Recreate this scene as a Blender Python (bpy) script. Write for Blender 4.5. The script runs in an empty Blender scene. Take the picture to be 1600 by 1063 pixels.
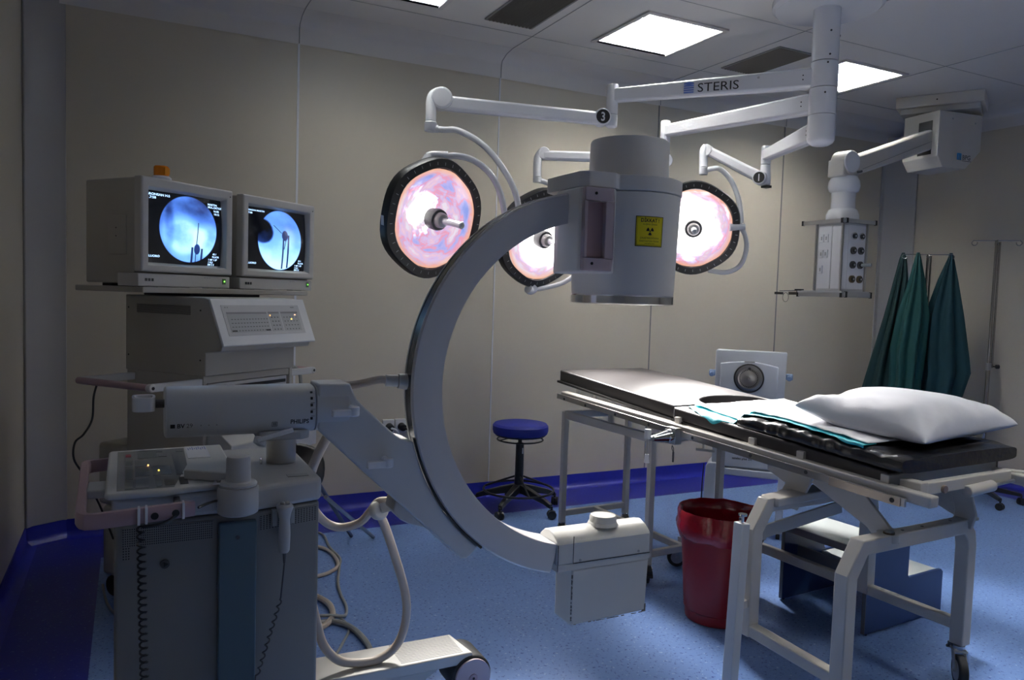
import bpy, bmesh, math, random
from mathutils import Vector, Matrix
random.seed(7)
sc = bpy.context.scene
COL = sc.collection
PI = math.pi

# ------------------------------------------------------------------ camera
yaw, pitch, roll, FPX = 0.463213549, 0.0586753531, -0.031036316, 1196.13
cf = Vector((math.sin(yaw)*math.cos(pitch), math.cos(yaw)*math.cos(pitch), -math.sin(pitch)))
cr = Vector((math.cos(yaw), -math.sin(yaw), 0))
cd = cf.cross(cr)
cc, cs = math.cos(roll), math.sin(roll)
r2 = cc*cr + cs*cd
d2 = -cs*cr + cc*cd
cam = bpy.data.cameras.new('camera')
camo = bpy.data.objects.new('camera', cam)
COL.objects.link(camo)
m = Matrix((( r2.x, -d2.x, -cf.x, 0.0), (r2.y, -d2.y, -cf.y, 0.0), (r2.z, -d2.z, -cf.z, 1.5), (0, 0, 0, 1)))
camo.matrix_world = m
cam.sensor_width = 36
cam.lens = FPX/1600*36
cam.clip_start = 0.05
sc.camera = camo

# ------------------------------------------------------------------ world, exposure
w = bpy.data.worlds.new('world'); sc.world = w; w.use_nodes = True
w.node_tree.nodes['Background'].inputs[0].default_value = (0.02, 0.022, 0.026, 1)
w.node_tree.nodes['Background'].inputs[1].default_value = 0.3
vs = sc.view_settings
vs.view_transform = 'Standard'; vs.look = 'None'; vs.gamma = 1; vs.exposure = 0.52
vs.use_curve_mapping = False
sc.cycles.max_bounces = 8
sc.cycles.diffuse_bounces = 5
sc.cycles.glossy_bounces = 4
sc.cycles.caustics_reflective = False
sc.cycles.caustics_refractive = False
sc.cycles.sample_clamp_indirect = 4.0
try: sc.cycles.use_denoising = True
except Exception: pass
TROFFER = 26.0      # strength of the ceiling light panels
SPOT = 420.0         # watts of each surgical lamp beam

# ------------------------------------------------------------------ materials
MATS = {}
def mat(name, col, rough=0.5, metal=0.0, spec=0.5, emit=None, es=0.0, coat=0.0, noise=0.0, nscale=8.0, bump=0.0, bscale=60.0, trans=0.0, alpha=1.0):
    if name in MATS: return MATS[name]
    ma = bpy.data.materials.new(name); ma.use_nodes = True
    nt = ma.node_tree; b = nt.nodes['Principled BSDF']
    b.inputs['Base Color'].default_value = (*col, 1)
    b.inputs['Roughness'].default_value = rough
    b.inputs['Metallic'].default_value = metal
    b.inputs['Specular IOR Level'].default_value = spec
    b.inputs['Coat Weight'].default_value = coat
    if trans: b.inputs['Transmission Weight'].default_value = trans
    if emit:
        b.inputs['Emission Color'].default_value = (*emit, 1)
        b.inputs['Emission Strength'].default_value = es
    tc = None
    if noise or bump:
        tc = nt.nodes.new('ShaderNodeTexCoord')
    if noise:
        n = nt.nodes.new('ShaderNodeTexNoise'); n.inputs['Scale'].default_value = nscale; n.inputs['Detail'].default_value = 5
        nt.links.new(tc.outputs['Object'], n.inputs['Vector'])
        r = nt.nodes.new('ShaderNodeMapRange'); r.inputs[3].default_value = 1-noise; r.inputs[4].default_value = 1+noise*.6
        nt.links.new(n.outputs['Fac'], r.inputs[0])
        mx = nt.nodes.new('ShaderNodeMix'); mx.data_type = 'RGBA'; mx.blend_type = 'MULTIPLY'; mx.inputs[0].default_value = 1
        mx.inputs[6].default_value = (*col, 1)
        nt.links.new(r.outputs[0], mx.inputs[7]); nt.links.new(mx.outputs[2], b.inputs['Base Color'])
    if bump:
        n = nt.nodes.new('ShaderNodeTexNoise'); n.inputs['Scale'].default_value = bscale; n.inputs['Detail'].default_value = 3
        nt.links.new(tc.outputs['Object'], n.inputs['Vector'])
        bp = nt.nodes.new('ShaderNodeBump'); bp.inputs['Strength'].default_value = bump; bp.inputs['Distance'].default_value = 0.01
        nt.links.new(n.outputs['Fac'], bp.inputs['Height']); nt.links.new(bp.outputs[0], b.inputs['Normal'])
    MATS[name] = ma
    return ma

M_wall = mat('wall_laminate', (.60, .55, .455), rough=.38, spec=.4, noise=.04, nscale=1.5)
M_ceil = mat('ceiling_paint', (.80, .78, .75), rough=.5, noise=.04, nscale=2)
M_cove = mat('cove_white', (.72, .70, .68), rough=.33)
M_column = mat('column_white', (.42, .41, .41), rough=.3)
M_seam_l = mat('seam_light', (.75, .76, .80), rough=.3)
M_seam_d = mat('seam_dark', (.22, .22, .22), rough=.5)
M_seam_c = mat('ceiling_seam', (.33, .34, .34), rough=.6)
M_base = mat('skirting_blue', (.016, .022, .34), rough=.35, noise=.25, nscale=30)
M_white = mat('white_enamel', (.80, .81, .84), rough=.25, coat=.2)
M_warmw = mat('warm_white_enamel', (.62, .59, .54), rough=.32, noise=.05, nscale=5)
M_grey = mat('machine_grey', (.50, .49, .475), rough=.4, noise=.03, nscale=4)
M_carc = mat('arc_grey', (.66, .63, .61), rough=.36)
M_ii = mat('drum_grey', (.78, .75, .71), rough=.42)
M_cab = mat('cabinet_grey', (.215, .212, .205), rough=.42, noise=.03, nscale=4)
M_arm = mat('arm_grey', (.58, .585, .59), rough=.34)
M_box = mat('tube_box_grey', (.60, .59, .55), rough=.4, noise=.05, nscale=6)
M_beige = mat('trolley_beige', (.42, .40, .35), rough=.45)
M_beigel = mat('trolley_light', (.62, .62, .60), rough=.4)
M_crt = mat('monitor_case', (.38, .36, .32), rough=.45)
M_crtf = mat('monitor_bezel', (.50, .49, .47), rough=.4)
M_mauve = mat('mauve_plastic', (.40, .27, .29), rough=.4)
M_mauvel = mat('mauve_light', (.50, .40, .42), rough=.4)
M_bluecol = mat('slate_blue_panel', (.085, .135, .165), rough=.35)
M_black = mat('black_plastic', (.012, .012, .013), rough=.4)
M_rubber = mat('black_rubber', (.02, .02, .02), rough=.6)
M_dark = mat('dark_grey', (.07, .07, .075), rough=.5)
M_chrome = mat('chrome', (.75, .75, .76), rough=.12, metal=1)
M_stand = mat('stand_chrome', (.38, .37, .36), rough=.18, metal=1)
M_steel = mat('brushed_steel', (.55, .54, .52), rough=.28, metal=1)
M_alu = mat('aluminium', (.55, .55, .56), rough=.35, metal=.8)
M_arcdark = mat('arc_track', (.06, .065, .07), rough=.25, metal=.3)
M_vinyl = mat('black_vinyl', (.010, .009, .009), rough=.32, bump=.12, bscale=40)
M_vinylt = mat('black_vinyl_top', (.030, .026, .027), rough=.42, spec=.6, coat=.15, bump=.08, bscale=14)
M_blues = mat('blue_upholstery', (.012, .022, .27), rough=.6, bump=.1, bscale=200)
M_hose = mat('beige_hose', (.52, .45, .38), rough=.45)
M_hoseg = mat('grey_cable', (.30, .31, .30), rough=.5)
M_red = mat('red_plastic', (.23, .006, .010), rough=.3, noise=.1, nscale=3)
M_redbag = mat('red_bag', (.26, .004, .014), rough=.18, coat=.4, bump=.5, bscale=18)
M_navy = mat('navy_laminate', (.018, .045, .15), rough=.35)
M_stepg = mat('step_edge_grey', (.17, .17, .18), rough=.5)
M_steptop = mat('step_tread', (.48, .52, .52), rough=.4)
M_gown = mat('green_gown_cloth', (.002, .052, .050), rough=.85, noise=.12, nscale=20)
M_gownd = mat('dark_green_cloth', (.002, .026, .028), rough=.85, noise=.12, nscale=20)
M_gownb = mat('teal_green_cloth', (.002, .034, .045), rough=.85, noise=.12, nscale=20)
M_sheet = mat('white_sheet', (.85, .85, .87), rough=.8, bump=.1, bscale=25)
M_teal = mat('turquoise_drape', (.03, .50, .58), rough=.6, bump=.2, bscale=60)
M_dev = mat('device_white', (.60, .64, .70), rough=.3)
M_devb = mat('device_blue', (.25, .36, .58), rough=.25)
M_yellow = mat('sticker_yellow', (.78, .62, .01), rough=.4)
M_ink = mat('black_ink', (.01, .01, .01), rough=.5)
M_inkg = mat('grey_ink', (.12, .12, .12), rough=.5)
M_logob = mat('logo_blue', (.10, .17, .50), rough=.4)
M_logoc = mat('logo_cyan', (.02, .25, .55), rough=.4)
M_orange = mat('orange_lens', (.85, .25, .01), rough=.15, trans=.25, coat=.5)
M_paper = mat('white_paper', (.7, .72, .78), rough=.7)
M_plate = mat('plate_grey', (.35, .36, .36), rough=.3)
M_membr = mat('membrane_grey', (.30, .31, .31), rough=.22)
M_keys = mat('membrane_dark', (.20, .21, .21), rough=.3)
M_redk = mat('red_key', (.35, .02, .02), rough=.4)
M_peach = mat('peach_reflection', (.60, .42, .33), rough=.4)
M_led_g = mat('led_green', (.1, .8, .1), emit=(.25, 1, .1), es=2)
M_led_y = mat('led_yellow', (.8, .6, .1), emit=(1, .75, .1), es=2.5)
M_led_o = mat('led_orange', (.8, .4, .1), emit=(1, .5, .15), es=2.5)
M_led_r = mat('led_red', (.8, .2, .1), emit=(1, .5, .3), es=2)
M_txtw = mat('screen_text', (.5, .7, 1), emit=(.45, .68, 1), es=1.3)
M_slat = mat('vent_slat', (.09, .085, .08), rough=.45)
M_ventd = mat('vent_dark', (.01, .01, .01), rough=.7)
M_louv = mat('louvre', (.80, .88, .95), rough=.15, metal=.0)
M_cream = mat('brass_plate', (.66, .55, .45), rough=.25, metal=.5)
M_brown = mat('brown_socket', (.10, .07, .03), rough=.4)

def floor_material():
    ma = bpy.data.materials.new('floor_vinyl'); ma.use_nodes = True
    nt = ma.node_tree; N = nt.nodes; L = nt.links; b = N['Principled BSDF']
    g = N.new('ShaderNodeNewGeometry'); sep = N.new('ShaderNodeSeparateXYZ'); L.new(g.outputs['Position'], sep.inputs[0])
    def cmp(out, op, val):
        x = N.new('ShaderNodeMath'); x.operation = op; L.new(out, x.inputs[0]); x.inputs[1].default_value = val; return x.outputs[0]
    a = cmp(sep.outputs[0], 'LESS_THAN', -0.142); c_ = cmp(sep.outputs[1], 'GREATER_THAN', 4.65); d = cmp(sep.outputs[0], 'GREATER_THAN', 6.3)
    mx1 = N.new('ShaderNodeMath'); mx1.operation = 'MAXIMUM'; L.new(a, mx1.inputs[0]); L.new(c_, mx1.inputs[1])
    mx2 = N.new('ShaderNodeMath'); mx2.operation = 'MAXIMUM'; L.new(mx1.outputs[0], mx2.inputs[0]); L.new(d, mx2.inputs[1])
    def mix(f, c1, c2, fo=None):
        q = N.new('ShaderNodeMix'); q.data_type = 'RGBA'
        if fo is not None: L.new(fo, q.inputs[0])
        else: q.inputs[0].default_value = f
        for i, cx in ((6, c1), (7, c2)):
            if isinstance(cx, tuple): q.inputs[i].default_value = (*cx, 1)
            else: L.new(cx, q.inputs[i])
        return q.outputs[2]
    base = mix(0, (.165, .282, .58), (.015, .020, .25), mx2.outputs[0])
    # flecks
    def flecks(scale, lo, hi, seed):
        v = N.new('ShaderNodeTexNoise'); v.inputs['Scale'].default_value = scale; v.inputs['Detail'].default_value = 2.5
        mp = N.new('ShaderNodeMapping'); mp.inputs['Location'].default_value = (seed, seed*2, 0); L.new(g.outputs['Position'], mp.inputs[0]); L.new(mp.outputs[0], v.inputs['Vector'])
        r = N.new('ShaderNodeMapRange'); r.inputs[1].default_value = lo; r.inputs[2].default_value = hi; L.new(v.outputs['Fac'], r.inputs[0]); return r.outputs[0]
    c1 = mix(0, base, (.035, .07, .30), flecks(75, .60, .68, 3))
    c2 = mix(0, c1, (.33, .46, .68), flecks(60, .63, .70, 11))
    # darker flecks in blue border stay subtle
    big = N.new('ShaderNodeTexNoise'); big.inputs['Scale'].default_value = 2.2; big.inputs['Detail'].default_value = 4; L.new(g.outputs['Position'], big.inputs['Vector'])
    rr = N.new('ShaderNodeMapRange'); rr.inputs[3].default_value = .86; rr.inputs[4].default_value = 1.10; L.new(big.outputs['Fac'], rr.inputs[0])
    q = N.new('ShaderNodeMix'); q.data_type = 'RGBA'; q.blend_type = 'MULTIPLY'; q.inputs[0].default_value = 1
    c3 = mix(0, c2, base, mx2.outputs[0])
    c4 = mix(.25, c3, c2)
    L.new(c4, q.inputs[6]); L.new(rr.outputs[0], q.inputs[7]); L.new(q.outputs[2], b.inputs['Base Color'])
    b.inputs['Roughness'].default_value = .36
    b.inputs['Specular IOR Level'].default_value = .35
    return ma
M_floor = floor_material()

def perforated_material():
    ma = bpy.data.materials.new('perforated_sheet'); ma.use_nodes = True
    nt = ma.node_tree; N = nt.nodes; L = nt.links; b = N['Principled BSDF']
    uv = N.new('ShaderNodeUVMap'); sep = N.new('ShaderNodeSeparateXYZ'); L.new(uv.outputs[0], sep.inputs[0])
    outs = []
    for i in (0, 1):
        f = N.new('ShaderNodeMath'); f.operation = 'FRACT'; L.new(sep.outputs[i], f.inputs[0])
        s = N.new('ShaderNodeMath'); s.operation = 'SUBTRACT'; L.new(f.outputs[0], s.inputs[0]); s.inputs[1].default_value = .5
        p = N.new('ShaderNodeMath'); p.operation = 'MULTIPLY'; L.new(s.outputs[0], p.inputs[0]); L.new(s.outputs[0], p.inputs[1]); outs.append(p.outputs[0])
    ad = N.new('ShaderNodeMath'); L.new(outs[0], ad.inputs[0]); L.new(outs[1], ad.inputs[1])
    lt = N.new('ShaderNodeMath'); lt.operation = 'LESS_THAN'; L.new(ad.outputs[0], lt.inputs[0]); lt.inputs[1].default_value = .085
    q = N.new('ShaderNodeMix'); q.data_type = 'RGBA'; L.new(lt.outputs[0], q.inputs[0])
    q.inputs[6].default_value = (.215, .212, .205, 1); q.inputs[7].default_value = (.01, .01, .01, 1)
    L.new(q.outputs[2], b.inputs['Base Color']); b.inputs['Roughness'].default_value = .45
    return ma
M_perf = perforated_material()

def xray_material(name, kind):
    """CRT fluoroscopy picture on the screen glass: uv 0..1"""
    ma = bpy.data.materials.new(name); ma.use_nodes = True
    nt = ma.node_tree; N = nt.nodes; L = nt.links; b = N['Principled BSDF']
    uv = N.new('ShaderNodeUVMap'); sep = N.new('ShaderNodeSeparateXYZ'); L.new(uv.outputs[0], sep.inputs[0])
    X, Y = sep.outputs[0], sep.outputs[1]
    def val(x, node, i):
        if isinstance(x, (int, float)): node.inputs[i].default_value = x
        else: L.new(x, node.inputs[i])
    def ma2(op, a, c, clamp=False):
        n = N.new('ShaderNodeMath'); n.operation = op; n.use_clamp = clamp; val(a, n, 0); val(c, n, 1); return n.outputs[0]
    ns = N.new('ShaderNodeTexNoise'); ns.inputs['Scale'].default_value = 3.3; ns.inputs['Detail'].default_value = 4; L.new(uv.outputs[0], ns.inputs['Vector'])
    nz = ma2('SUBTRACT', ns.outputs['Fac'], .5)
    def ell(cx, cy, rx, ry, soft, wob=0.0):
        dx = ma2('DIVIDE', ma2('SUBTRACT', X, cx), rx); dy = ma2('DIVIDE', ma2('SUBTRACT', Y, cy), ry)
        d = ma2('SQRT', ma2('ADD', ma2('MULTIPLY', dx, dx), ma2('MULTIPLY', dy, dy)), 0)
        if wob: d = ma2('ADD', d, ma2('MULTIPLY', nz, wob))
        mr = N.new('ShaderNodeMapRange'); mr.interpolation_type = 'SMOOTHSTEP'; L.new(d, mr.inputs[0]); mr.inputs[1].default_value = 1-soft; mr.inputs[2].default_value = 1+soft; mr.inputs[3].default_value = 1; mr.inputs[4].default_value = 0
        return mr.outputs[0]
    def line(x0, x1, y0, y1, wd):  # near-vertical bar from (x0,y0) to (x1,y1)
        t = ma2('DIVIDE', ma2('SUBTRACT', Y, y0), (y1-y0))
        xc = ma2('ADD', x0, ma2('MULTIPLY', t, x1-x0))
        near = ma2('LESS_THAN', ma2('ABSOLUTE', ma2('SUBTRACT', X, xc), 0), wd)
        ins = ma2('MULTIPLY', ma2('GREATER_THAN', t, 0), ma2('LESS_THAN', t, 1))
        return ma2('MULTIPLY', near, ins)
    if kind == 0:
        disc = ell(.53, .51, .385, .47, .015)
        v = ma2('ADD', .42, ma2('MULTIPLY', nz, .75))
        v = ma2('ADD', v, ma2('MULTIPLY', ell(.44, .42, .27, .26, .35, .5), .42))
        v = ma2('ADD', v, ma2('MULTIPLY', ell(.80, .36, .20, .24, .4, .5), .38))
        v = ma2('SUBTRACT', v, ma2('MULTIPLY', ell(.62, .86, .26, .12, .5, .4), .18))
        v = ma2('SUBTRACT', v, ma2('MULTIPLY', ell(.27, .58, .05, .3, .6, .6), .22))
        v = ma2('ADD', v, ma2('MULTIPLY', ell(.55, .04, .3, .22, .5, .5), .22))
        dark = ell(.635, .235, .042, .075, .12)
        for a in (line(.625, .65, .28, .62, .006), line(.565, .57, .02, .26, .014), line(.70, .705, .03, .25, .014), line(.62, .62, .02, .2, .006)):
            dark = ma2('MAXIMUM', dark, a)
    else:
        disc = ell(.54, .50, .37, .49, .015)
        v = ma2('ADD', .62, ma2('MULTIPLY', nz, .35))
        g_ = N.new('ShaderNodeMapRange'); L.new(Y, g_.inputs[0]); g_.inputs[1].default_value = .75; g_.inputs[2].default_value = .1; g_.inputs[3].default_value = -.08; g_.inputs[4].default_value = .38
        v = ma2('ADD', v, g_.outputs[0])
        v = ma2('SUBTRACT', v, ma2('MULTIPLY', ell(.24, .63, .17, .19, .12, .35), .62))
        dark = ell(.61, .585, .052, .085, .12)
        for a in (line(.575, .585, .03, .52, .013), line(.665, .675, .05, .60, .014), line(.60, .63, .36, .52, .006), line(.555, .42, .62, .74, .008)):
            dark = ma2('MAXIMUM', dark, a)
    v = ma2('MULTIPLY', v, ma2('SUBTRACT', 1, ma2('MULTIPLY', dark, .86)))
    v = ma2('MULTIPLY', v, disc, True)
    cr_ = N.new('ShaderNodeValToRGB'); e = cr_.color_ramp.elements
    e[0].position = 0; e[0].color = (.0015, .0018, .003, 1); e[1].position = 1; e[1].color = (.55, .95, 1.0, 1)
    for p, c in ((.18, (.02, .05, .22)), (.45, (.07, .19, .68)), (.75, (.20, .50, 1.0))):
        q = e.new(p); q.color = (*c, 1)
    L.new(v, cr_.inputs[0])
    b.inputs['Base Color'].default_value = (.004, .004, .005, 1); b.inputs['Roughness'].default_value = .12
    L.new(cr_.outputs[0], b.inputs['Emission Color']); b.inputs['Emission Strength'].default_value = 1.0
    return ma

def reflector_material(name, seed, hot, strength):
    """lit faceted reflector of a surgical lamp, uv centred on 0"""
    ma = bpy.data.materials.new(name); ma.use_nodes = True
    nt = ma.node_tree; N = nt.nodes; L = nt.links; b = N['Principled BSDF']
    uv = N.new('ShaderNodeUVMap'); sep = N.new('ShaderNodeSeparateXYZ'); L.new(uv.outputs[0], sep.inputs[0])
    ln = N.new('ShaderNodeVectorMath'); ln.operation = 'LENGTH'; L.new(uv.outputs[0], ln.inputs[0])
    at = N.new('ShaderNodeMath'); at.operation = 'ARCTAN2'; L.new(sep.outputs[1], at.inputs[0]); L.new(sep.outputs[0], at.inputs[1])
    s1 = N.new('ShaderNodeMath'); s1.operation = 'SINE'; L.new(at.outputs[0], s1.inputs[0])
    c1 = N.new('ShaderNodeMath'); c1.operation = 'COSINE'; L.new(at.outputs[0], c1.inputs[0])
    r6 = N.new('ShaderNodeMath'); r6.operation = 'MULTIPLY'; L.new(ln.outputs['Value'], r6.inputs[0]); r6.inputs[1].default_value = 3.4
    cmb = N.new('ShaderNodeCombineXYZ'); L.new(c1.outputs[0], cmb.inputs[0]); L.new(s1.outputs[0], cmb.inputs[1]); L.new(r6.outputs[0], cmb.inputs[2])
    mp = N.new('ShaderNodeMapping'); mp.inputs['Location'].default_value = (seed, seed, seed); L.new(cmb.outputs[0], mp.inputs[0])
    n = N.new('ShaderNodeTexNoise'); n.inputs['Scale'].default_value = 1.25; n.inputs['Detail'].default_value = 4; n.inputs['Distortion'].default_value = .35; L.new(mp.outputs[0], n.inputs['Vector'])
    cr_ = N.new('ShaderNodeValToRGB'); e = cr_.color_ramp.elements
    e[0].position = .30; e[0].color = (.28, .38, .90, 1); e[1].position = .72; e[1].color = (1.0, .80, .86, 1)
    for p, c in ((.42, (.55, .52, .98)), (.47, (.98, .38, .52)), (.52, (.75, .60, .95)), (.58, (.95, .62, .78)), (.64, (.9, .86, 1))):
        q = e.new(p); q.color = (*c, 1)
    L.new(n.outputs['Fac'], cr_.inputs[0])
    # rim orange
    rm = N.new('ShaderNodeMapRange'); L.new(ln.outputs['Value'], rm.inputs[0]); rm.inputs[1].default_value = .86; rm.inputs[2].default_value = 1.0
    q1 = N.new('ShaderNodeMix'); q1.data_type = 'RGBA'; L.new(rm.outputs[0], q1.inputs[0]); L.new(cr_.outputs[0], q1.inputs[6]); q1.inputs[7].default_value = (1, .50, .30, 1)
    # hot zone
    sb = N.new('ShaderNodeVectorMath'); sb.operation = 'SUBTRACT'; L.new(uv.outputs[0], sb.inputs[0]); sb.inputs[1].default_value = (hot[0], hot[1], 0)
    l2 = N.new('ShaderNodeVectorMath'); l2.operation = 'LENGTH'; L.new(sb.outputs[0], l2.inputs[0])
    hn = N.new('ShaderNodeMath'); hn.operation = 'MULTIPLY_ADD'; L.new(n.outputs['Fac'], hn.inputs[0]); hn.inputs[1].default_value = 1.3; L.new(l2.outputs['Value'], hn.inputs[2])
    hm = N.new('ShaderNodeMath'); hm.operation = 'SUBTRACT'; L.new(hn.outputs[0], hm.inputs[0]); hm.inputs[1].default_value = .62
    hr = N.new('ShaderNodeMapRange'); hr.interpolation_type = 'SMOOTHSTEP'; L.new(hm.outputs[0], hr.inputs[0]); hr.inputs[1].default_value = hot[2]*.45; hr.inputs[2].default_value = hot[2]; hr.inputs[3].default_value = 1; hr.inputs[4].default_value = 0
    q2 = N.new('ShaderNodeMix'); q2.data_type = 'RGBA'; L.new(hr.outputs[0], q2.inputs[0]); L.new(q1.outputs[2], q2.inputs[6]); q2.inputs[7].default_value = (1.0, .98, .95, 1)
    st = N.new('ShaderNodeMath'); st.operation = 'MULTIPLY_ADD'; L.new(hr.outputs[0], st.inputs[0]); st.inputs[1].default_value = strength; st.inputs[2].default_value = .62
    b.inputs['Base Color'].default_value = (.05, .05, .05, 1); b.inputs['Roughness'].default_value = .1
    L.new(q2.outputs[2], b.inputs['Emission Color']); L.new(st.outputs[0], b.inputs['Emission Strength'])
    return ma

def troffer_material(f=1.0):
    ma = bpy.data.materials.new('tube_glow'); ma.use_nodes = True
    nt = ma.node_tree; b = nt.nodes['Principled BSDF']
    b.inputs['Base Color'].default_value = (.8, .8, .8, 1)
    # four fluorescent tubes behind the tray diffuser, dim bluish gaps between
    N = nt.nodes; L = nt.links; uv = N.new('ShaderNodeUVMap'); sep = N.new('ShaderNodeSeparateXYZ'); L.new(uv.outputs[0], sep.inputs[0])
    m4 = N.new('ShaderNodeMath'); m4.operation = 'MULTIPLY'; L.new(sep.outputs[1], m4.inputs[0]); m4.inputs[1].default_value = 4
    fr = N.new('ShaderNodeMath'); fr.operation = 'FRACT'; L.new(m4.outputs[0], fr.inputs[0])
    sb = N.new('ShaderNodeMath'); sb.operation = 'SUBTRACT'; L.new(fr.outputs[0], sb.inputs[0]); sb.inputs[1].default_value = .5
    ab = N.new('ShaderNodeMath'); ab.operation = 'ABSOLUTE'; L.new(sb.outputs[0], ab.inputs[0])
    mr = N.new('ShaderNodeMapRange'); L.new(ab.outputs[0], mr.inputs[0]); mr.inputs[1].default_value = .17; mr.inputs[2].default_value = .20; mr.inputs[3].default_value = 1; mr.inputs[4].default_value = 0
    st = N.new('ShaderNodeMath'); st.operation = 'MULTIPLY_ADD'; L.new(mr.outputs[0], st.inputs[0]); st.inputs[1].default_value = TROFFER*f*2.75; st.inputs[2].default_value = .55
    cm = N.new('ShaderNodeMix'); cm.data_type = 'RGBA'; L.new(mr.outputs[0], cm.inputs[0]); cm.inputs[6].default_value = (.62, .82, 1.0, 1); cm.inputs[7].default_value = (1.0, .965, .91, 1)
    L.new(cm.outputs[2], b.inputs['Emission Color']); L.new(st.outputs[0], b.inputs['Emission Strength'])
    return ma
M_glow = troffer_material()
M_glow_dim = troffer_material(.30)   # left fitting turned down to darken that side of the room

# ------------------------------------------------------------------ geometry helpers (all coordinates are world metres)
WORLD = {}
class G:
    """collects shapes into one mesh"""
    def __init__(s): s.bm = bmesh.new(); s.mats = []; s.uvs = {}
    def mi(s, m):
        if m is None: return 0
        if m not in s.mats: s.mats.append(m)
        return s.mats.index(m)
    def poly(s, verts, faces, m=None, smooth=True, mtx=None):
        vv = [s.bm.verts.new(mtx @ Vector(v) if mtx else Vector(v)) for v in verts]
        k = s.mi(m); out = []
        for f in faces:
            try:
                fc = s.bm.faces.new([vv[i] for i in f]); fc.smooth = smooth; fc.material_index = k; out.append(fc)
            except ValueError: pass
        return out
    def box(s, lo, hi, m=None, fr=None):
        x0, y0, z0 = lo; x1, y1, z1 = hi
        vs_ = [(x0, y0, z0), (x1, y0, z0), (x1, y1, z0), (x0, y1, z0), (x0, y0, z1), (x1, y0, z1), (x1, y1, z1), (x0, y1, z1)]
        return s.poly(vs_, [(0, 3, 2, 1), (4, 5, 6, 7), (0, 1, 5, 4), (1, 2, 6, 5), (2, 3, 7, 6), (3, 0, 4, 7)], m, mtx=fr)
    def prism(s, pts, y0, y1, m=None, axis='Y', fr=None):
        """2-D outline pts extruded from y0 to y1 along axis"""
        def mk(p, d):
            if axis == 'Y': return (p[0], d, p[1])
            if axis == 'Z': return (p[0], p[1], d)
            return (d, p[0], p[1])
        n = len(pts)
        vs_ = [mk(p, y0) for p in pts] + [mk(p, y1) for p in pts]
        fs = [tuple(range(n)), tuple(range(2*n-1, n-1, -1))] + [(i, i+n, (i+1) % n+n, (i+1) % n) for i in range(n)]
        return s.poly(vs_, fs, m, mtx=fr)
    def rings(s, rings, m=None, cap=True, closed=True, fr=None):
        n = len(rings[0]); vs_ = [p for r in rings for p in r]; fs = []
        for a in range(len(rings)-1):
            for i in range(n if closed else n-1):
                j = (i+1) % n
                fs.append((a*n+i, a*n+j, (a+1)*n+j, (a+1)*n+i))
        if cap and closed:
            fs.append(tuple(range(n-1, -1, -1))); fs.append(tuple(range((len(rings)-1)*n, len(rings)*n)))
        return s.poly(vs_, fs, m, mtx=fr)
    def lathe(s, prof, base=(0, 0, 0), axis=(0, 0, 1), seg=32, m=None):
        """prof = [(r, h)...] about axis from base"""
        ax = Vector(axis).normalized(); q = ax.to_track_quat('Z', 'Y').to_matrix().to_4x4(); T = Matrix.Translation(base) @ q
        rg = [[(max(r, 1e-4)*math.cos(2*PI*i/seg), max(r, 1e-4)*math.sin(2*PI*i/seg), h) for i in range(seg)] for r, h in prof]
        return s.rings(rg, m, fr=T)
    def cyl(s, p0, p1, r0, r1=None, seg=24, m=None):
        p0, p1 = Vector(p0), Vector(p1); d = p1-p0
        return s.lathe([(r0, 0), (r0 if r1 is None else r1, d.length)], p0, d, seg, m)
    def tube(s, pts, r, seg=10, m=None, sub=6, flat=False):
        P = [Vector(p) for p in pts]
        if sub > 1 and len(P) > 2:
            Q = []
            for i in range(len(P)-1):
                a = P[max(i-1, 0)]; b_ = P[i]; c_ = P[i+1]; d = P[min(i+2, len(P)-1)]
                for k in range(sub):
                    t = k/sub
                    Q.append(.5*((2*b_) + (c_-a)*t + (2*a-5*b_+4*c_-d)*t*t + (3*b_-a-3*c_+d)*t**3))
            Q.append(P[-1]); P = Q
        rg = []; up = None
        for i, p in enumerate(P):
            t = (P[min(i+1, len(P)-1)]-P[max(i-1, 0)]).normalized()
            if up is None:
                up = Vector((0, 0, 1)) if abs(t.z) < .9 else Vector((1, 0, 0))
            x = t.cross(up)
            if x.length < 1e-5: x = t.orthogonal()
            x.normalize(); up = x.cross(t).normalized()
            rr = r(i/(len(P)-1)) if callable(r) else r
            rg.append([p+rr*(math.cos(2*PI*k/seg)*x+math.sin(2*PI*k/seg)*up) for k in range(seg)])
        return s.rings(rg, m)
    def bar(s, p0, p1, wx, wy, m=None, up=(0, 0, 1)):
        """rectangular bar, wx across, wy along up"""
        p0, p1 = Vector(p0), Vector(p1); t = (p1-p0).normalized(); u = Vector(up)
        if abs(t.dot(u)) > .99: u = Vector((1, 0, 0))
        x = t.cross(u).normalized(); y = x.cross(t).normalized()
        rg = [[p+x*a*wx/2+y*b_*wy/2 for a, b_ in ((-1, -1), (1, -1), (1, 1), (-1, 1))] for p in (p0, p1)]
        return s.rings(rg, m)
    def sphere(s, c_, r, m=None, sz=(1, 1, 1), seg=16):
        rg = []
        for j in range(seg//2+1):
            a = -PI/2+PI*j/(seg//2)
            rg.append([(c_[0]+sz[0]*r*max(math.cos(a), 1e-3)*math.cos(2*PI*i/seg), c_[1]+sz[1]*r*max(math.cos(a), 1e-3)*math.sin(2*PI*i/seg), c_[2]+sz[2]*r*math.sin(a)) for i in range(seg)])
        return s.rings(rg, m)
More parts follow.
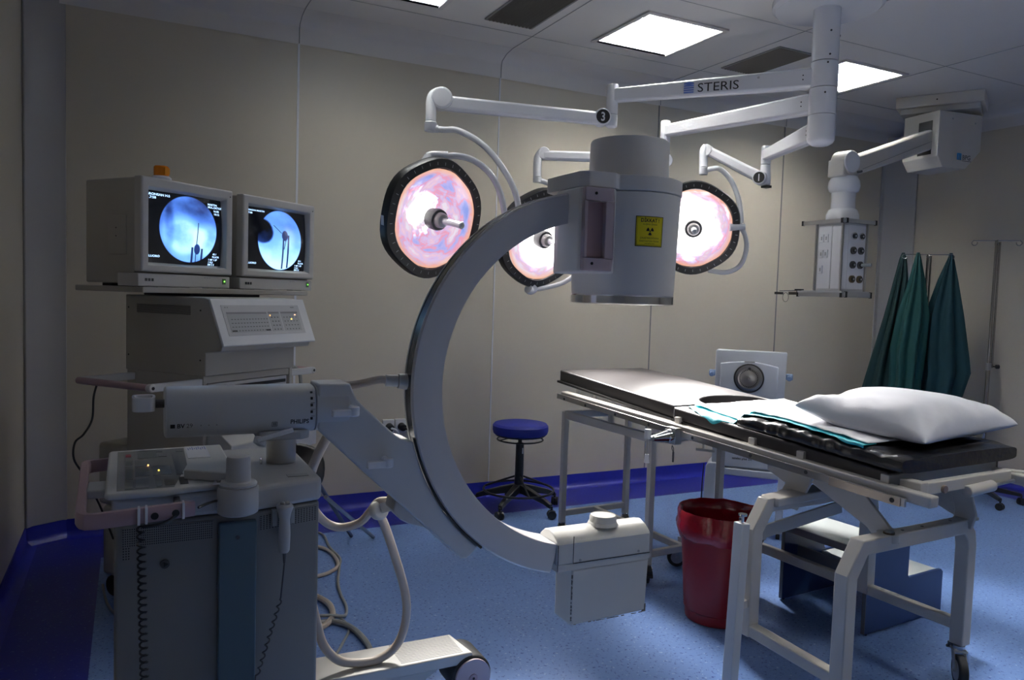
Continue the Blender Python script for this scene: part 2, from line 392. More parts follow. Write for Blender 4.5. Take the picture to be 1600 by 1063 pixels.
    def build(s, name, m=None, parent=None, bevel=0.0, label=None, cat=None, group=None, kind=None, sharp=32, bseg=2, uvf=None, subsurf=0, thick=0, origin=None, recalc=True):
        bm = s.bm
        bmesh.ops.remove_doubles(bm, verts=bm.verts, dist=1e-6)
        if recalc: bmesh.ops.recalc_face_normals(bm, faces=bm.faces)
        for e in bm.edges:
            if len(e.link_faces) == 2 and e.calc_face_angle(0) > math.radians(sharp): e.smooth = False
        if uvf:
            ul = bm.loops.layers.uv.new('UVMap')
            for f in bm.faces:
                for l in f.loops: l[ul].uv = uvf(l.vert.co)
        co = [v.co for v in bm.verts]
        lo = Vector((min(v.x for v in co), min(v.y for v in co), min(v.z for v in co))); hi = Vector((max(v.x for v in co), max(v.y for v in co), max(v.z for v in co)))
        o0 = Vector(origin) if origin else Vector(((lo.x+hi.x)/2, (lo.y+hi.y)/2, lo.z))
        bmesh.ops.translate(bm, verts=bm.verts, vec=-o0)
        me = bpy.data.meshes.new(name); bm.to_mesh(me); bm.free()
        for q in (s.mats if s.mats else [m]): me.materials.append(q)
        o = bpy.data.objects.new(name, me); COL.objects.link(o)
        WORLD[o.name] = o0
        if parent: o.parent = parent; o.location = o0-WORLD[parent.name]
        else: o.location = o0
        if bevel:
            bv = o.modifiers.new('bevel', 'BEVEL'); bv.width = bevel; bv.segments = bseg; bv.limit_method = 'ANGLE'; bv.angle_limit = math.radians(35); bv.harden_normals = False
        if thick:
            sd = o.modifiers.new('solid', 'SOLIDIFY'); sd.thickness = thick; sd.offset = 0
        if subsurf:
            ss = o.modifiers.new('sub', 'SUBSURF'); ss.levels = subsurf; ss.render_levels = subsurf
        tag(o, label, cat, group, kind)
        return o
def tag(o, label=None, cat=None, group=None, kind=None):
    if label: o['label'] = label
    if cat: o['category'] = cat
    if group: o['group'] = group
    if kind: o['kind'] = kind
def thing(name, loc, label, cat, group=None):
    o = bpy.data.objects.new(name, None); COL.objects.link(o); o.location = loc; o.empty_display_size = .1
    WORLD[o.name] = Vector(loc); tag(o, label, cat, group); return o
def frame(A, deg):
    return Matrix.Translation(A) @ Matrix.Rotation(math.radians(deg), 4, 'Z')
def text_geo(body, size, bold=False, ratio=1.0, align='LEFT'):
    cu = bpy.data.curves.new('t', 'FONT'); cu.body = body; cu.size = size; cu.align_x = align; cu.align_y = 'BOTTOM_BASELINE'
    cu.resolution_u = 3
    if bold: cu.offset = size*.022
    ob = bpy.data.objects.new('t', cu); COL.objects.link(ob)
    dg = bpy.context.evaluated_depsgraph_get(); me = ob.evaluated_get(dg).to_mesh()
    V = [(v.co.x*ratio, v.co.y) for v in me.vertices]; F = [tuple(p.vertices) for p in me.polygons]
    ob.evaluated_get(dg).to_mesh_clear()
    bpy.data.objects.remove(ob); bpy.data.curves.remove(cu)
    return V, F
def text(g, body, size, fn, m=None, bold=False, ratio=1.0, align='LEFT', dx=0, dy=0):
    V, F = text_geo(body, size, bold, ratio, align)
    g.poly([fn(x+dx, y+dy) for x, y in V], F, m, smooth=False)
def planar(O, U, Vv):
    O, U, Vv = Vector(O), Vector(U), Vector(Vv)
    return lambda x, y: O+U*x+Vv*y

# ================================================================== SETTING
XL, XR, YB, YF, H = -0.53, 6.70, 5.10, -1.4, 3.22
g = G(); g.poly([(XL, YF, 0), (XR, YF, 0), (XR, YB, 0), (XL, YB, 0)], [(0, 1, 2, 3)]); g.build('floor', M_floor, kind='structure')
PANELS = [(2.79, 3.36, 3.87, 4.46), (4.50, 5.10, 3.89, 4.47), (1.06, 1.655, 3.86, 4.44), (4.50, 5.10, .80, 1.38), (2.79, 3.36, .80, 1.38)]
xs = sorted({XL-.1, XR+.1} | {p[0] for p in PANELS} | {p[1] for p in PANELS}); ys = sorted({YF-.1, YB+.1} | {p[2] for p in PANELS} | {p[3] for p in PANELS})
g = G()
for xa, xb in zip(xs, xs[1:]):
    for ya, yb in zip(ys, ys[1:]):
        if any(p[0] <= (xa+xb)/2 <= p[1] and p[2] <= (ya+yb)/2 <= p[3] for p in PANELS): continue
        g.poly([(xa, ya, H), (xb, ya, H), (xb, yb, H), (xa, yb, H)], [(3, 2, 1, 0)])
g.poly([(XL-.1, YF-.1, H+.15), (XR+.1, YF-.1, H+.15), (XR+.1, YB+.1, H+.15), (XL-.1, YB+.1, H+.15)], [(0, 1, 2, 3)])
g.build('ceiling', M_ceil, kind='structure', recalc=False)
g = G(); g.box((XL-.1, YB, 0), (XR+.1, YB+.1, H)); g.build('wall_back', M_wall, kind='structure')
g = G(); g.box((XL-.1, YF-.1, 0), (XL, YB, H)); g.build('wall_left', M_wall, kind='structure')
g = G(); g.box((XR, YF-.1, 0), (XR+.1, YB, H)); g.build('wall_right', M_wall, kind='structure')
g = G(); g.box((XL, YF-.1, 0), (XR, YF, H)); g.build('wall_front', M_wall, kind='structure')
g = G(); g.prism([(-.33, YB-.012), (-.33, YB), (XL, YB), (XL, 4.985), (XL+.012, 4.978), (XL+.04, 5.015), (-.36, YB-.012)], .106, 3.12, axis='Z'); g.build('trim_1', M_column, kind='structure', bevel=.004)
g = G(); g.prism([(6.46, YB), (6.46, YB-.012), (6.50, YB-.012), (XR-.05, 4.93), (XR-.02, 4.88), (XR, 4.88), (XR, YB)], .106, 3.12, axis='Z'); g.build('trim_2', M_column, kind='structure', bevel=.004)
# cove between wall panels and ceiling
def cove(name, a, b_, nrm):
    a, b_, n_ = Vector(a), Vector(b_), Vector(nrm)
    prof = [(0, 3.06), (.012, 3.055), (.014, 3.15), (.025, 3.175), (.10, 3.207), (.20, 3.2195), (.20, 3.219), (0, 3.219)]
    g = G(); g.rings([[p+n_*d+Vector((0, 0, z)) for d, z in prof] for p in (a, b_)]); g.build(name, M_cove, kind='structure', sharp=50)
cove('trim_3', (XL, YB, 0), (XR, YB, 0), (0, -1, 0))
cove('trim_4', (XR, YF, 0), (XR, YB, 0), (-1, 0, 0))
cove('trim_5', (XL, YF, 0), (XL, YB, 0), (1, 0, 0))
for i, (x, mm, ww) in enumerate(((.96, M_seam_l, .014), (2.386, M_seam_l, .009), (3.806, M_seam_d, .009), (5.182, M_seam_d, .011))):
    g = G(); g.box((x-ww/2, YB-.004, .1), (x+ww/2, YB, 3.06)); g.build('trim_%d' % (6+i), mm, kind='structure')
k = 10
for x in (.96, 2.386, 3.806, 5.182):
    g = G(); g.tube([(x, YB-.016, 3.06), (x, YB-.017, 3.15), (x, YB-.03, 3.175), (x, YB-.10, 3.206), (x, YB-.2, 3.2185), (x, YF, 3.2195)], .0028, seg=6, sub=1); g.build('trim_%d' % k, M_seam_c, kind='structure'); k += 1
for y in (3.62, 4.62):
    g = G(); g.box((XL+.2, y-.002, 3.2185), (XR-.2, y+.002, 3.22)); g.build('trim_%d' % k, M_seam_c, kind='structure'); k += 1
def skirting(name, a, b_, n_):
    a, b_, n_ = Vector(a), Vector(b_), Vector(n_)
    prof = [(0, 0), (.06, .0008), (.035, .006), (.016, .022), (.008, .045), (.006, .108), (0, .108)]
    g = G(); g.rings([[p+n_*d+Vector((0, 0, z)) for d, z in prof] for p in (a, b_)]); g.build(name, M_base, kind='structure')
skirting('baseboard_back', (XL, YB, 0), (XR, YB, 0), (0, -1, 0))
skirting('baseboard_left', (XL, YF, 0), (XL, YB, 0), (1, 0, 0))
skirting('baseboard_right', (XR, YF, 0), (XR, YB, 0), (-1, 0, 0))

def corner_skirting(name, a, b_, n_):
    a, b_, n_ = Vector(a), Vector(b_), Vector(n_).normalized()
    prof = [(0, 0), (.055, .0008), (.032, .006), (.016, .022), (.008, .045), (.004, .108), (0, .108)]
    g = G(); g.rings([[p+n_*d+Vector((0, 0, z)) for d, z in prof] for p in (a, b_)]); g.build(name, M_base, kind='structure')
corner_skirting('baseboard_corner_left', (XL, 4.991, 0), (-.31, YB+.014, 0), (.49, -.87, 0))
corner_skirting('baseboard_corner_right', (6.48, YB+.005, 0), (XR+.01, 4.866, 0), (-.73, -.68, 0))
# ceiling light panels
def light_panel(x0, x1, y0, y1, label, glow=M_glow):
    t = thing('ceiling_light', ((x0+x1)/2, (y0+y1)/2, H-.015), label, 'ceiling light', 'square fluorescent lights in the ceiling')
    g = G(); f = .028
    for lo, hi in (((x0-f, y0-f), (x1+f, y0)), ((x0-f, y1), (x1+f, y1+f)), ((x0-f, y0), (x0, y1)), ((x1, y0), (x1+f, y1))):
        g.box((lo[0], lo[1], H-.012), (hi[0], hi[1], H-.0005))
    g.build('frame', M_cove, t, bevel=.002)
    g = G(); g.box((x0-.002, y0-.002, H+.062), (x1+.002, y1+.002, H+.066)); g.build('glowing_tray', glow, t, uvf=lambda co: ((co.x-x0)/(x1-x0), (co.y-y0)/(y1-y0)))
    g = G()
    for lo, hi in (((x0-.004, y0-.004), (x1+.004, y0+.001)), ((x0-.004, y1-.001), (x1+.004, y1+.004)), ((x0-.004, y0), (x0+.001, y1)), ((x1-.001, y0), (x1+.004, y1))):
        g.box((lo[0], lo[1], H), (hi[0], hi[1], H+.062))
    g.build('tray_side', M_louv, t)
    g = G(); n = 6
    for i in range(1, n):
        x = x0+(x1-x0)*i/n; y = y0+(y1-y0)*i/n
        g.prism([(x-.0015, H+.002), (x+.0015, H+.002), (x+.005, H+.040), (x-.005, H+.040)], y0, y1)
        g.prism([(y-.0015, H+.0022), (y+.0015, H+.0022), (y+.005, H+.0398), (y-.005, H+.0398)], x0, x1, axis='X')
    g.build('louvre', M_louv, t)
light_panel(2.79, 3.36, 3.87, 4.46, 'square lit ceiling light between the two dark vents')
light_panel(4.50, 5.10, 3.89, 4.47, 'square lit ceiling light partly hidden behind the white ceiling pole')
light_panel(1.06, 1.655, 3.86, 4.44, 'square lit ceiling light cut by the top edge, left of the large vent', M_glow_dim)

light_panel(4.50, 5.10, .80, 1.38, 'added square ceiling light for front fill, above the near end of the room, out of the picture')  # unseen panel added to light the fronts of the machines
light_panel(2.79, 3.36, .80, 1.38, 'added square ceiling light for front fill, out of the picture, above the cart side of the room', troffer_material(.6))  # second unseen panel, added for more neutral light from the front

def vent(x0, x1, y0, y1, label):
    t = thing('ceiling_vent', ((x0+x1)/2, (y0+y1)/2, H-.015), label, 'ceiling vent', 'dark louvred air vents in the ceiling')
    g = G(); g.box((x0, y0, H-.003), (x1, y1, H-.0005)); g.build('backing', M_ventd, t)
    g = G(); f = .012
    for lo, hi in (((x0-f, y0-f), (x1+f, y0)), ((x0-f, y1), (x1+f, y1+f)), ((x0-f, y0), (x0, y1)), ((x1, y0), (x1+f, y1))):
        g.box((lo[0], lo[1], H-.008), (hi[0], hi[1], H-.0005))
    g.build('frame', mat('vent_frame', (.22, .22, .22), rough=.5), t)
    g = G(); n = 12
    for i in range(n):
        x = x0+(x1-x0)*(i+.5)/n
        g.poly([(x-.007, y0, H-.004), (x+.004, y0, H-.015), (x+.007, y0, H-.013), (x-.004, y0, H-.003), (x-.007, y1, H-.004), (x+.004, y1, H-.015), (x+.007, y1, H-.013), (x-.004, y1, H-.003)],
               [(0, 1, 2, 3), (7, 6, 5, 4), (0, 4, 5, 1), (1, 5, 6, 2), (2, 6, 7, 3), (3, 7, 4, 0)])
    g.build('slat', M_slat, t)
vent(1.99, 2.30, 3.60, 4.47, 'large dark louvred vent at the top edge, left of the square light')
vent(3.90, 4.20, 3.92, 4.47, 'small dark louvred vent just left of the white ceiling pole')

# wall outlet behind the machine
t = thing('wall_outlet', (1.66, YB-.02, .52), 'triple white wall socket with two black plugs above the blue skirting', 'wall socket')
for i in range(3):
    x = 1.56+i*.088
    g = G(); g.box((x, YB-.03, .518), (x+.080, YB-.001, .613)); g.build('socket_plate', M_white, t, bevel=.004)
    if i < 2:
        g = G(); g.cyl((x+.042, YB-.03, .563), (x+.046, YB-.075, .558), .028, .024); g.build('plug', M_black, t, bevel=.003)
        g = G(); g.tube([(x+.046, YB-.07, .558), (x+.075, YB-.12, .545), (x+.085, YB-.10, .48), (x+.08, YB-.03, .30), (x+.06, YB-.04, .12)], .008, m=M_paper if i == 0 else M_black); g.build('power_cord', None, t)

# ================================================================== C-ARM X-RAY MACHINE
CA = thing('x_ray_machine', (.25, 2.35, 0), 'large grey mobile C-arm x-ray machine with a half-ring arc, control cabinet and mauve grips', 'x-ray machine')
CX, CZ, RO, RI, YA = 1.482, 1.188, .683, .580, 2.30
# arc
g = G(); rg = []
a0, a1 = math.radians(91), math.radians(257.0)
for i in range(73):
    a = a0+(a1-a0)*i/72; ca_, sa_ = math.cos(a), math.sin(a)
    prof = [(RI, .0), (RI+.05, -.004), (RO-.006, 0), (RO, .006), (RO, .012)]
    prof2 = [(RO, .070), (RO, .078), (RO-.03, .116), (RI+.012, .138), (RI, .136)]
    pr = prof+[(RO-.008, .012), (RO-.008, .070)]+prof2
    rg.append([(CX+r*ca_, YA+y, CZ+r*sa_) for r, y in pr])
g.rings(rg); g.build('c_arc', M_carc, CA, sharp=38)
g = G(); rg = []
for i in range(73):
    a = a0+(a1-a0)*i/72; ca_, sa_ = math.cos(a), math.sin(a)
    rg.append([(CX+r*ca_, YA+y, CZ+r*sa_) for r, y in ((RO-.009, .013), (RO-.002, .013), (RO-.002, .069), (RO-.009, .069))])
g.rings(rg); g.build('arc_track', M_arcdark, CA)
g = G(); rg = []
for i in range(73):
    a = a0+(a1-a0)*i/72; ca_, sa_ = math.cos(a), math.sin(a)
    rg.append([(CX+r*ca_, YA+y, CZ+r*sa_) for r, y in ((RI-.001, .004), (RI-.001, .132), (RI+.002, .132), (RI+.002, .004))])
g.rings(rg); g.build('arc_lit_band', mat('inner_band_lit', (.88, .87, .88), rough=.22, coat=.3), CA)  # whiter than the arc: lamp light on the inner face put into the colour
g = G(); g.tube([(CX+(RO+.004)*math.cos(math.radians(193+39*i/30)), YA+.004, CZ+(RO+.004)*math.sin(math.radians(193+39*i/30))) for i in range(31)], .0045, seg=8, sub=1); g.build('gap_shade', M_black, CA)  # black strip laid in the gap beside the carrier as its shade
# arc carrier plate (yoke)
R2 = RO+.008
arc_pts = []
for i in range(19):
    a = math.radians(194.0+(231.0-194.0)*i/18); arc_pts.append((CX+R2*math.cos(a), CZ+R2*math.sin(a)))
pts = [(.603, 1.214), (.612, 1.190), (.625, 1.164), (.652, 1.136), (.752, 1.045), (.768, 1.034), (.79, 1.029)]+arc_pts+[(1.020, .624), (1.006, .615), (.985, .618), (.757, .835), (.522, 1.062), (.506, 1.080), (.506, 1.214)]
g = G(); g.prism(pts, 2.305, 2.425); g.build('arc_carrier', M_arm, CA, bevel=.006, bseg=3)
for i, (x, z) in enumerate(((.622, 1.137), (.733, .972))):
    g = G(); g.box((x-.083, 2.255, z-.018), (x-.004, 2.28, z+.004)); g.cyl((x-.016, 2.268, z-.018), (x-.016, 2.268, z+.012), .017); g.cyl((x-.016, 2.27, z+.0), (x-.016, 2.31, z+.0), .012); g.build('locking_lever', M_white, CA, bevel=.004)
g = G(); g.prism([(.757, .835), (.80, .80), (.86, .735), (.80, .755), (.775, .77), (.75, .80)], 2.31, 2.40); g.build('cable_clamp_plate', M_grey, CA, bevel=.004)
# horizontal arm housing
def sup(x, ry, rz, n=3.2, y0=2.372, z0=1.137, seg=40):
    out = []
    for i in range(seg):
        a = 2*PI*i/seg; c_, s_ = math.cos(a), math.sin(a)
        out.append((x, y0+ry*math.copysign(abs(c_)**(2/n), c_), z0+rz*math.copysign(abs(s_)**(2/n), s_)))
    return out
g = G(); g.rings([sup(.086, .070, .066), sup(.090, .074, .071), sup(.496, .074, .071), sup(.499, .071, .068)]); g.build('arm_housing', M_arm, CA)
g = G(); g.rings([sup(.502, .069, .066, 2.6), sup(.504, .073, .071, 2.6), sup(.598, .073, .071, 2.6), sup(.605, .068, .066, 2.6)]); g.build('arm_collar', M_arm, CA)
def hs(x0, z0, o=.0008):
    def f(x, y):
        z = z0+y; q = min(1, abs((z-1.137)/.071)); return Vector((x0+x, 2.372-.074*(1-q**3.2)**(1/3.2)-o, z))
    return f
g = G()
fh = hs(.099, 1.101); g.poly([fh(0, 0), fh(.012, 0), fh(.012, .011), fh(0, .011)], [(0, 1, 2, 3)], M_ink); g.build('emblem', None, CA, recalc=False)
g = G(); text(g, 'BV', .017, hs(.116, 1.101), M_ink, bold=True); text(g, '29', .017, hs(.140, 1.101), M_inkg)
for i in range(3):
    fh = hs(.178+i*.021, 1.106); g.poly([fh(.0015*math.cos(k*PI/4), .0015*math.sin(k*PI/4)) for k in range(8)], [tuple(range(8))], M_inkg)
g.build('model_lettering', None, CA, recalc=False)
g = G(); text(g, 'PHILIPS', .0185, hs(.424, 1.099), M_ink, bold=True, ratio=.92); g.build('maker_lettering', None, CA, recalc=False)
g = G(); bx = (.371, 1.093)
g.mats = [M_inkg]
for lo, hi in (((0, 0), (.016, .0015)), ((0, .0125), (.016, .014)), ((0, 0), (.0015, .014)), ((.0145, 0), (.016, .014)), ((.003, .004), (.013, .0055)), ((.003, .008), (.013, .0095)), ((.005, .003), (.0065, .012)), ((.010, .003), (.0115, .012))):
    fh = hs(*bx); g.poly([fh(lo[0], lo[1]), fh(hi[0], lo[1]), fh(hi[0], hi[1]), fh(lo[0], hi[1])], [(0, 1, 2, 3)], M_inkg)
g.build('symbol_mark', None, CA, recalc=False)
g = G()
for j, dz in enumerate((.052, .036, .016, -.004, -.024)):
    z = 1.137+dz; yy = 2.372-.0745*(1-abs(dz/.0711)**3.2)**(1/3.2)
    g.box((.482, yy-.0006, z-.004), (.489, yy+.002, z+.004), M_ink)
    if j > 1: g.box((.484, yy-.0006, z+.0065), (.495, yy+.002, z+.0075), M_ink)
g.build('scale_marks', None, CA)

g = G(); g.tube([(.086, 2.36, 1.163), (.060, 2.36, 1.163)], .012, sub=1); g.build('handle_stem', M_dark, CA)
g = G(); lp = []
for i in range(28):
    a = 2*PI*i/28; c_, s_ = math.cos(a), math.sin(a)
    lp.append((.033+.030*math.copysign(abs(c_)**.5, c_), 2.36+.042*math.copysign(abs(s_)**.5, s_)))
ri = [(x*.72+.033*.28, y*.72+2.36*.28) for x, y in lp]
rg = [[(lp[i][0], lp[i][1], 1.146), (lp[i][0], lp[i][1], 1.186), (ri[i][0], ri[i][1], 1.186), (ri[i][0], ri[i][1], 1.146)] for i in range(28)]
g.rings(rg+[rg[0]], cap=False); g.build('loop_handle', M_white, CA, bevel=.002)
# steel column, collar and lever
g = G(); g.cyl((.411, 2.372, .972), (.411, 2.372, 1.06), .0435, seg=40); g.build('lift_column', M_steel, CA)
g = G(); g.prism([(.335, 2.315), (.36, 2.30), (.46, 2.30), (.485, 2.32), (.49, 2.40), (.47, 2.44), (.36, 2.44), (.335, 2.42)], 1.050, 1.078, axis='Z'); g.build('column_head', M_grey, CA, bevel=.006)
g = G(); g.bar((.325, 2.27, 1.060), (.425, 2.255, 1.090), .020, .014); g.bar((.325, 2.27, 1.064), (.345, 2.295, 1.046), .022, .022); g.build('swing_lever', M_white, CA, bevel=.004)
# cabinet
def cab(o):
    return [(-.036-o, 2.09-o), (.21, 2.09-o), (.305, 2.09-o), (.475+o*.7, 2.138-o), (.478+o, 2.15), (.478+o, 2.60+o), (-.036-o, 2.60+o)]
g = G(); g.prism(cab(0), .14, .904, axis='Z'); g.build('cabinet_body', M_cab, CA, bevel=.008, bseg=3)
g = G(); g.prism(cab(.006), .907, .972, axis='Z'); g.build('cabinet_top', M_grey, CA, bevel=.012, bseg=3)
g = G(); g.box((.205, 2.072, .16), (.300, 2.10, .885)); g.build('column_cover', M_bluecol, CA, bevel=.004)
g = G(); g.cyl((.252, 2.073, .845), (.252, 2.070, .845), .005, seg=10); g.build('cover_screw', M_dark, CA)
g = G(); g.lathe([(.044, 0), (.050, .004), (.051, .02), (.051, .066), (.048, .072), (.030, .074)], (.250, 2.060, .914), seg=40); g.build('socket_housing', M_grey, CA)
g = G(); g.lathe([(.046, 0), (.047, .006), (.042, .011), (.032, .013), (.031, .016), (.0295, .070), (.027, .076), (.020, .078)], (.250, 2.060, .987), seg=36); g.build('knob', M_grey, CA)
def perf_panel(name, p0, p1, z0, z1, nx, nz):
    p0, p1 = Vector(p0), Vector(p1); d = (p1-p0); n_ = Vector((d.y, -d.x, 0)).normalized()*.0012
    g = G(); L_ = d.length
    g.poly([p0+n_+Vector((0, 0, z0)), p1+n_+Vector((0, 0, z0)), p1+n_+Vector((0, 0, z1)), p0+n_+Vector((0, 0, z1)), p0-n_+Vector((0, 0, z0)), p1-n_+Vector((0, 0, z0)), p1-n_+Vector((0, 0, z1)), p0-n_+Vector((0, 0, z1))],
           [(0, 1, 2, 3), (7, 6, 5, 4), (0, 4, 5, 1), (1, 5, 6, 2), (2, 6, 7, 3), (3, 7, 4, 0)])
    pp = p0.copy()
    g.build(name, M_perf, CA, uvf=lambda co: (((co-pp).dot(d)/L_)/L_*nx, (co.z-z0)/(z1-z0)*nz))
perf_panel('vent_grille', (-.018, 2.0885, 0), (.192, 2.0885, 0), .845, .892, 42, 8)
perf_panel('vent_grille', (-.018, 2.0885, 0), (.000, 2.0885, 0), .812, .845, 3, 5)
perf_panel('vent_grille', (.308, 2.0895, 0), (.468, 2.1345, 0), .852, .892, 20, 8)
g = G(); g.cyl((.079, 2.092, .792), (.079, 2.084, .792), .011, seg=20, m=M_dark); g.cyl((.079, 2.085, .792), (.079, 2.080, .792), .007, seg=3, m=M_black); g.build('cabinet_lock', None, CA)
# control panel
Wz = .972
def tilt(x, y, h): return (x, y, h)
g = G(); g.prism([(-.048, 2.060), (.08, 2.058), (.135, 2.075), (.21, 2.085), (.262, 2.105), (.262, 2.615), (-.052, 2.600), (-.058, 2.585), (-.056, 2.072)], .9725, .988, axis='Z'); g.build('control_panel', M_beigel, CA, bevel=.006, bseg=3)
g = G(); g.poly([(-.030, 2.085, .9885), (.10, 2.088, .9885), (.145, 2.34, .9885), (.150, 2.585, .9885), (-.034, 2.575, .9885)], [(0, 1, 2, 3, 4)]); g.build('membrane_keypad', M_membr, CA)
keys = [(-.012, 2.10, .018, .07, 0), (-.012, 2.20, .018, .16, 0), (.012, 2.10, .03, .10, 0), (.012, 2.23, .034, .10, 0), (.012, 2.35, .03, .08, 0), (.055, 2.23, .045, .11, 0), (.080, 2.11, .022, .06, 1), (.060, 2.105, .012, .06, 0),
        (.115, 2.11, .020, .08, 1), (.112, 2.22, .016, .30, 1), (.075, 2.47, .022, .05, 1), (.065, 2.54, .022, .03, 1), (.02, 2.46, .05, .10, 0), (.125, 2.53, .02, .04, 1), (-.012, 2.38, .018, .10, 0)]
g = G()
for x, y, a, b_, kk in keys: g.box((x, y, .9886), (x+a, y+b_, .9893), M_keys if not kk else M_dark)
g.box((-.012, 2.49, .9886), (.002, 2.525, .9898), M_redk)
g.build('keys', None, CA)
g = G(); g.sphere((.045, 2.36, .9895), .0022); g.build('indicator_light', M_led_o, CA)
g = G(); g.sphere((.070, 2.285, .9895), .0022); g.build('indicator_light', M_led_y, CA)
g = G(); g.box((.153, 2.42, .9882), (.215, 2.60, .9895), M_paper)
for i in range(9): g.box((.160+i*.006, 2.54+.01*(i % 2), .9896), (.1625+i*.006, 2.57+.008*(i % 3), .9899), M_logob)
g.build('written_note', None, CA)
g = G(); g.bar((.130, 2.17, 1.000), (.232, 2.085, 1.003), .012, .024); g.build('folding_flap', M_grey, CA, bevel=.002)
g = G(); g.poly([(.188, 2.055, .993), (.215, 2.050, .996), (.222, 2.095, .997), (.196, 2.10, .994)], [(0, 1, 2, 3)], M_paper); g.box((.199, 2.066, .9965), (.211, 2.085, .9975), M_inkg); g.build('small_label', None, CA)
g = G(); g.box((.395, 2.165, .9722), (.452, 2.195, .9735)); g.build('name_plate', M_plate, CA)
g = G(); g.lathe([(.011, 0), (.011, .002)], (.325, 2.50, .972), seg=18); g.build('cap', M_grey, CA)
g = G(); g.box((.268, 2.44, .9722), (.305, 2.48, .975)); g.build('slot_plate', M_beigel, CA, bevel=.001)
g = G(); g.tube([(.357, 2.40, .973), (.352, 2.38, .984), (.350, 2.35, .974)], .0035, seg=8); g.build('small_hook', M_chrome, CA)
# mauve steering grip
def path_bar(g, pts, wx, wz, m=None):
    rg = []; P = [Vector(p) for p in pts]
    for i, p in enumerate(P):
        a = (P[min(i+1, len(P)-1)]-P[max(i-1, 0)]); a.z = 0; a.normalize(); x = Vector((a.y, -a.x, 0)); k = 1.0
        rg.append([p+x*wx/2*sx+Vector((0, 0, wz/2*sz)) for sx, sz in ((-1, -.6), (-.7, -1), (.7, -1), (1, -.6), (1, .6), (.7, 1), (-.7, 1), (-1, .6))])
    g.rings(rg, m)
gp = [(.140, 1.995, .955), (.04, 1.975, .955), (-.070, 1.955, .955), (-.088, 1.958, .955), (-.098, 1.972, .955), (-.103, 1.99, .955), (-.118, 2.50, .955), (-.119, 2.53, .955), (-.112, 2.55, .955), (-.098, 2.56, .955), (.16, 2.640, .955)]
g = G(); path_bar(g, gp, .022, .036); g.build('steering_grip', M_mauve, CA)
g = G(); g.box((-.100, 2.20, .945), (-.03, 2.30, .968)); g.build('grip_bracket', M_beigel, CA, bevel=.004)
g = G(); g.box((.098, 1.99, .940), (.112, 2.10, .964)); g.box((.10, 2.56, .94), (.114, 2.62, .96)); g.build('grip_bracket', M_dark, CA)
for x in (.018, .034, .115):
    yy = 1.9715+(x-.04)*.2
    g = G(); g.box((x-.003, yy-.014, .936), (x+.003, yy+.014, .9755)); g.build('cable_tie', M_white, CA, bevel=.001)
for x in (.052, .098):
    yy = 1.9775+(x-.04)*.2
    g = G(); g.cyl((x, yy-.009, .952), (x, yy-.017, .952), .0085, seg=18); g.build('grip_screw', M_black, CA)
# coiled black cord hanging from the grip
g = G(); pts = []
N = 46*9
for i in range(N):
    t = i/N; z = .935-t*.80; a = 2*PI*46*t
    pts.append((.022+.018*t+.0085*math.cos(a), 1.955+.010*math.sin(a), z))
g.tube(pts, .0026, seg=5, sub=1); g.tube([(.150, 1.998, .954), (.175, 2.02, .957), (.20, 2.06, .95), (.203, 2.075, .93)], .0035, seg=6)
g.tube([(.10, 1.975, .945), (.07, 1.96, .934), (.03, 1.955, .932), (.026, 1.955, .936)], .004, seg=6); g.build('coiled_cord', M_black, CA)
# hand switch in holder
g = G(); g.box((.340, 2.078, .862), (.352, 2.102, .905)); g.box((.388, 2.088, .862), (.400, 2.116, .905)); g.build('switch_holder', M_plate, CA, bevel=.002)
g = G(); g.lathe([(.010, 0), (.014, .006), (.0155, .05), (.014, .09), (.017, .108), (.021, .118), (.022, .126), (.018, .132)], (.370, 2.068, .792), seg=24); g.build('hand_switch', M_grey, CA)
for dx in (-.007, .007):
    g = G(); g.lathe([(.006, 0), (.006, .006), (.004, .008)], (.370+dx, 2.066, .9235), seg=14); g.build('push_button', M_plate, CA)
g = G(); pts = [(.370, 2.066, .792), (.370, 2.064, .76), (.3655, 2.064, .71), (.362, 2.064, .67)]
for i in range(90):
    t = i/90; a = 2*PI*10*t
    pts.append((.360-.058*t+.0045*math.sin(a), 2.06+.0045*math.cos(a), .665-.20*t))
pts += [(.29, 2.05, .40), (.27, 2.05, .30)]
g.tube(pts, .0022, seg=6, sub=1); g.cyl((.370, 2.066, .793), (.370, 2.064, .765), .005, .003, seg=10); g.build('switch_cord', M_dark, CA)
# foot with wheels
def slab_pts(): return [(-.05, 2.53), (1.142, 2.53), (1.128, 2.63), (1.118, 2.706), (.60, 2.712), (-.05, 2.712)]
g = G(); g.prism(slab_pts(), .128, .170, axis='Z')
g.prism([(-.05, .05), (.80, .05), (.95, .085), (1.02, .128), (-.05, .128)], 2.54, 2.70)
g.build('foot', M_box, CA, bevel=.006)
g = G()
for i in range(14):
    y = 2.548+i*.0112
    g.box((.87, y, .1695), (1.108, y+.004, .1712))
g.build('tread_ribs', mat('tread_ribs', (.38, .37, .36), rough=.5), CA)
g = G(); g.box((-.02, 2.13, .07), (.45, 2.60, .14)); g.build('chassis', M_dark, CA, bevel=.01)
for x, y in ((1.105, 2.62), (.02, 2.20), (.42, 2.20)):
    g = G(); g.cyl((x+.033, y-.098, .08), (x+.033, y+.06, .08), .0795, seg=40); wh = g.build('wheel', M_rubber, CA, bevel=.012, bseg=3)
    g = G(); g.cyl((x+.033, y-.099, .08), (x+.033, y-.108, .08), .070, seg=40, m=M_mauvel); g.cyl((x+.033, y-.108, .08), (x+.033, y-.112, .08), .016, seg=20, m=M_mauve); g.cyl((x+.033, y-.112, .08), (x+.033, y-.1135, .08), .005, seg=10, m=M_black); g.build('wheel_cover', None, wh, bevel=.002)
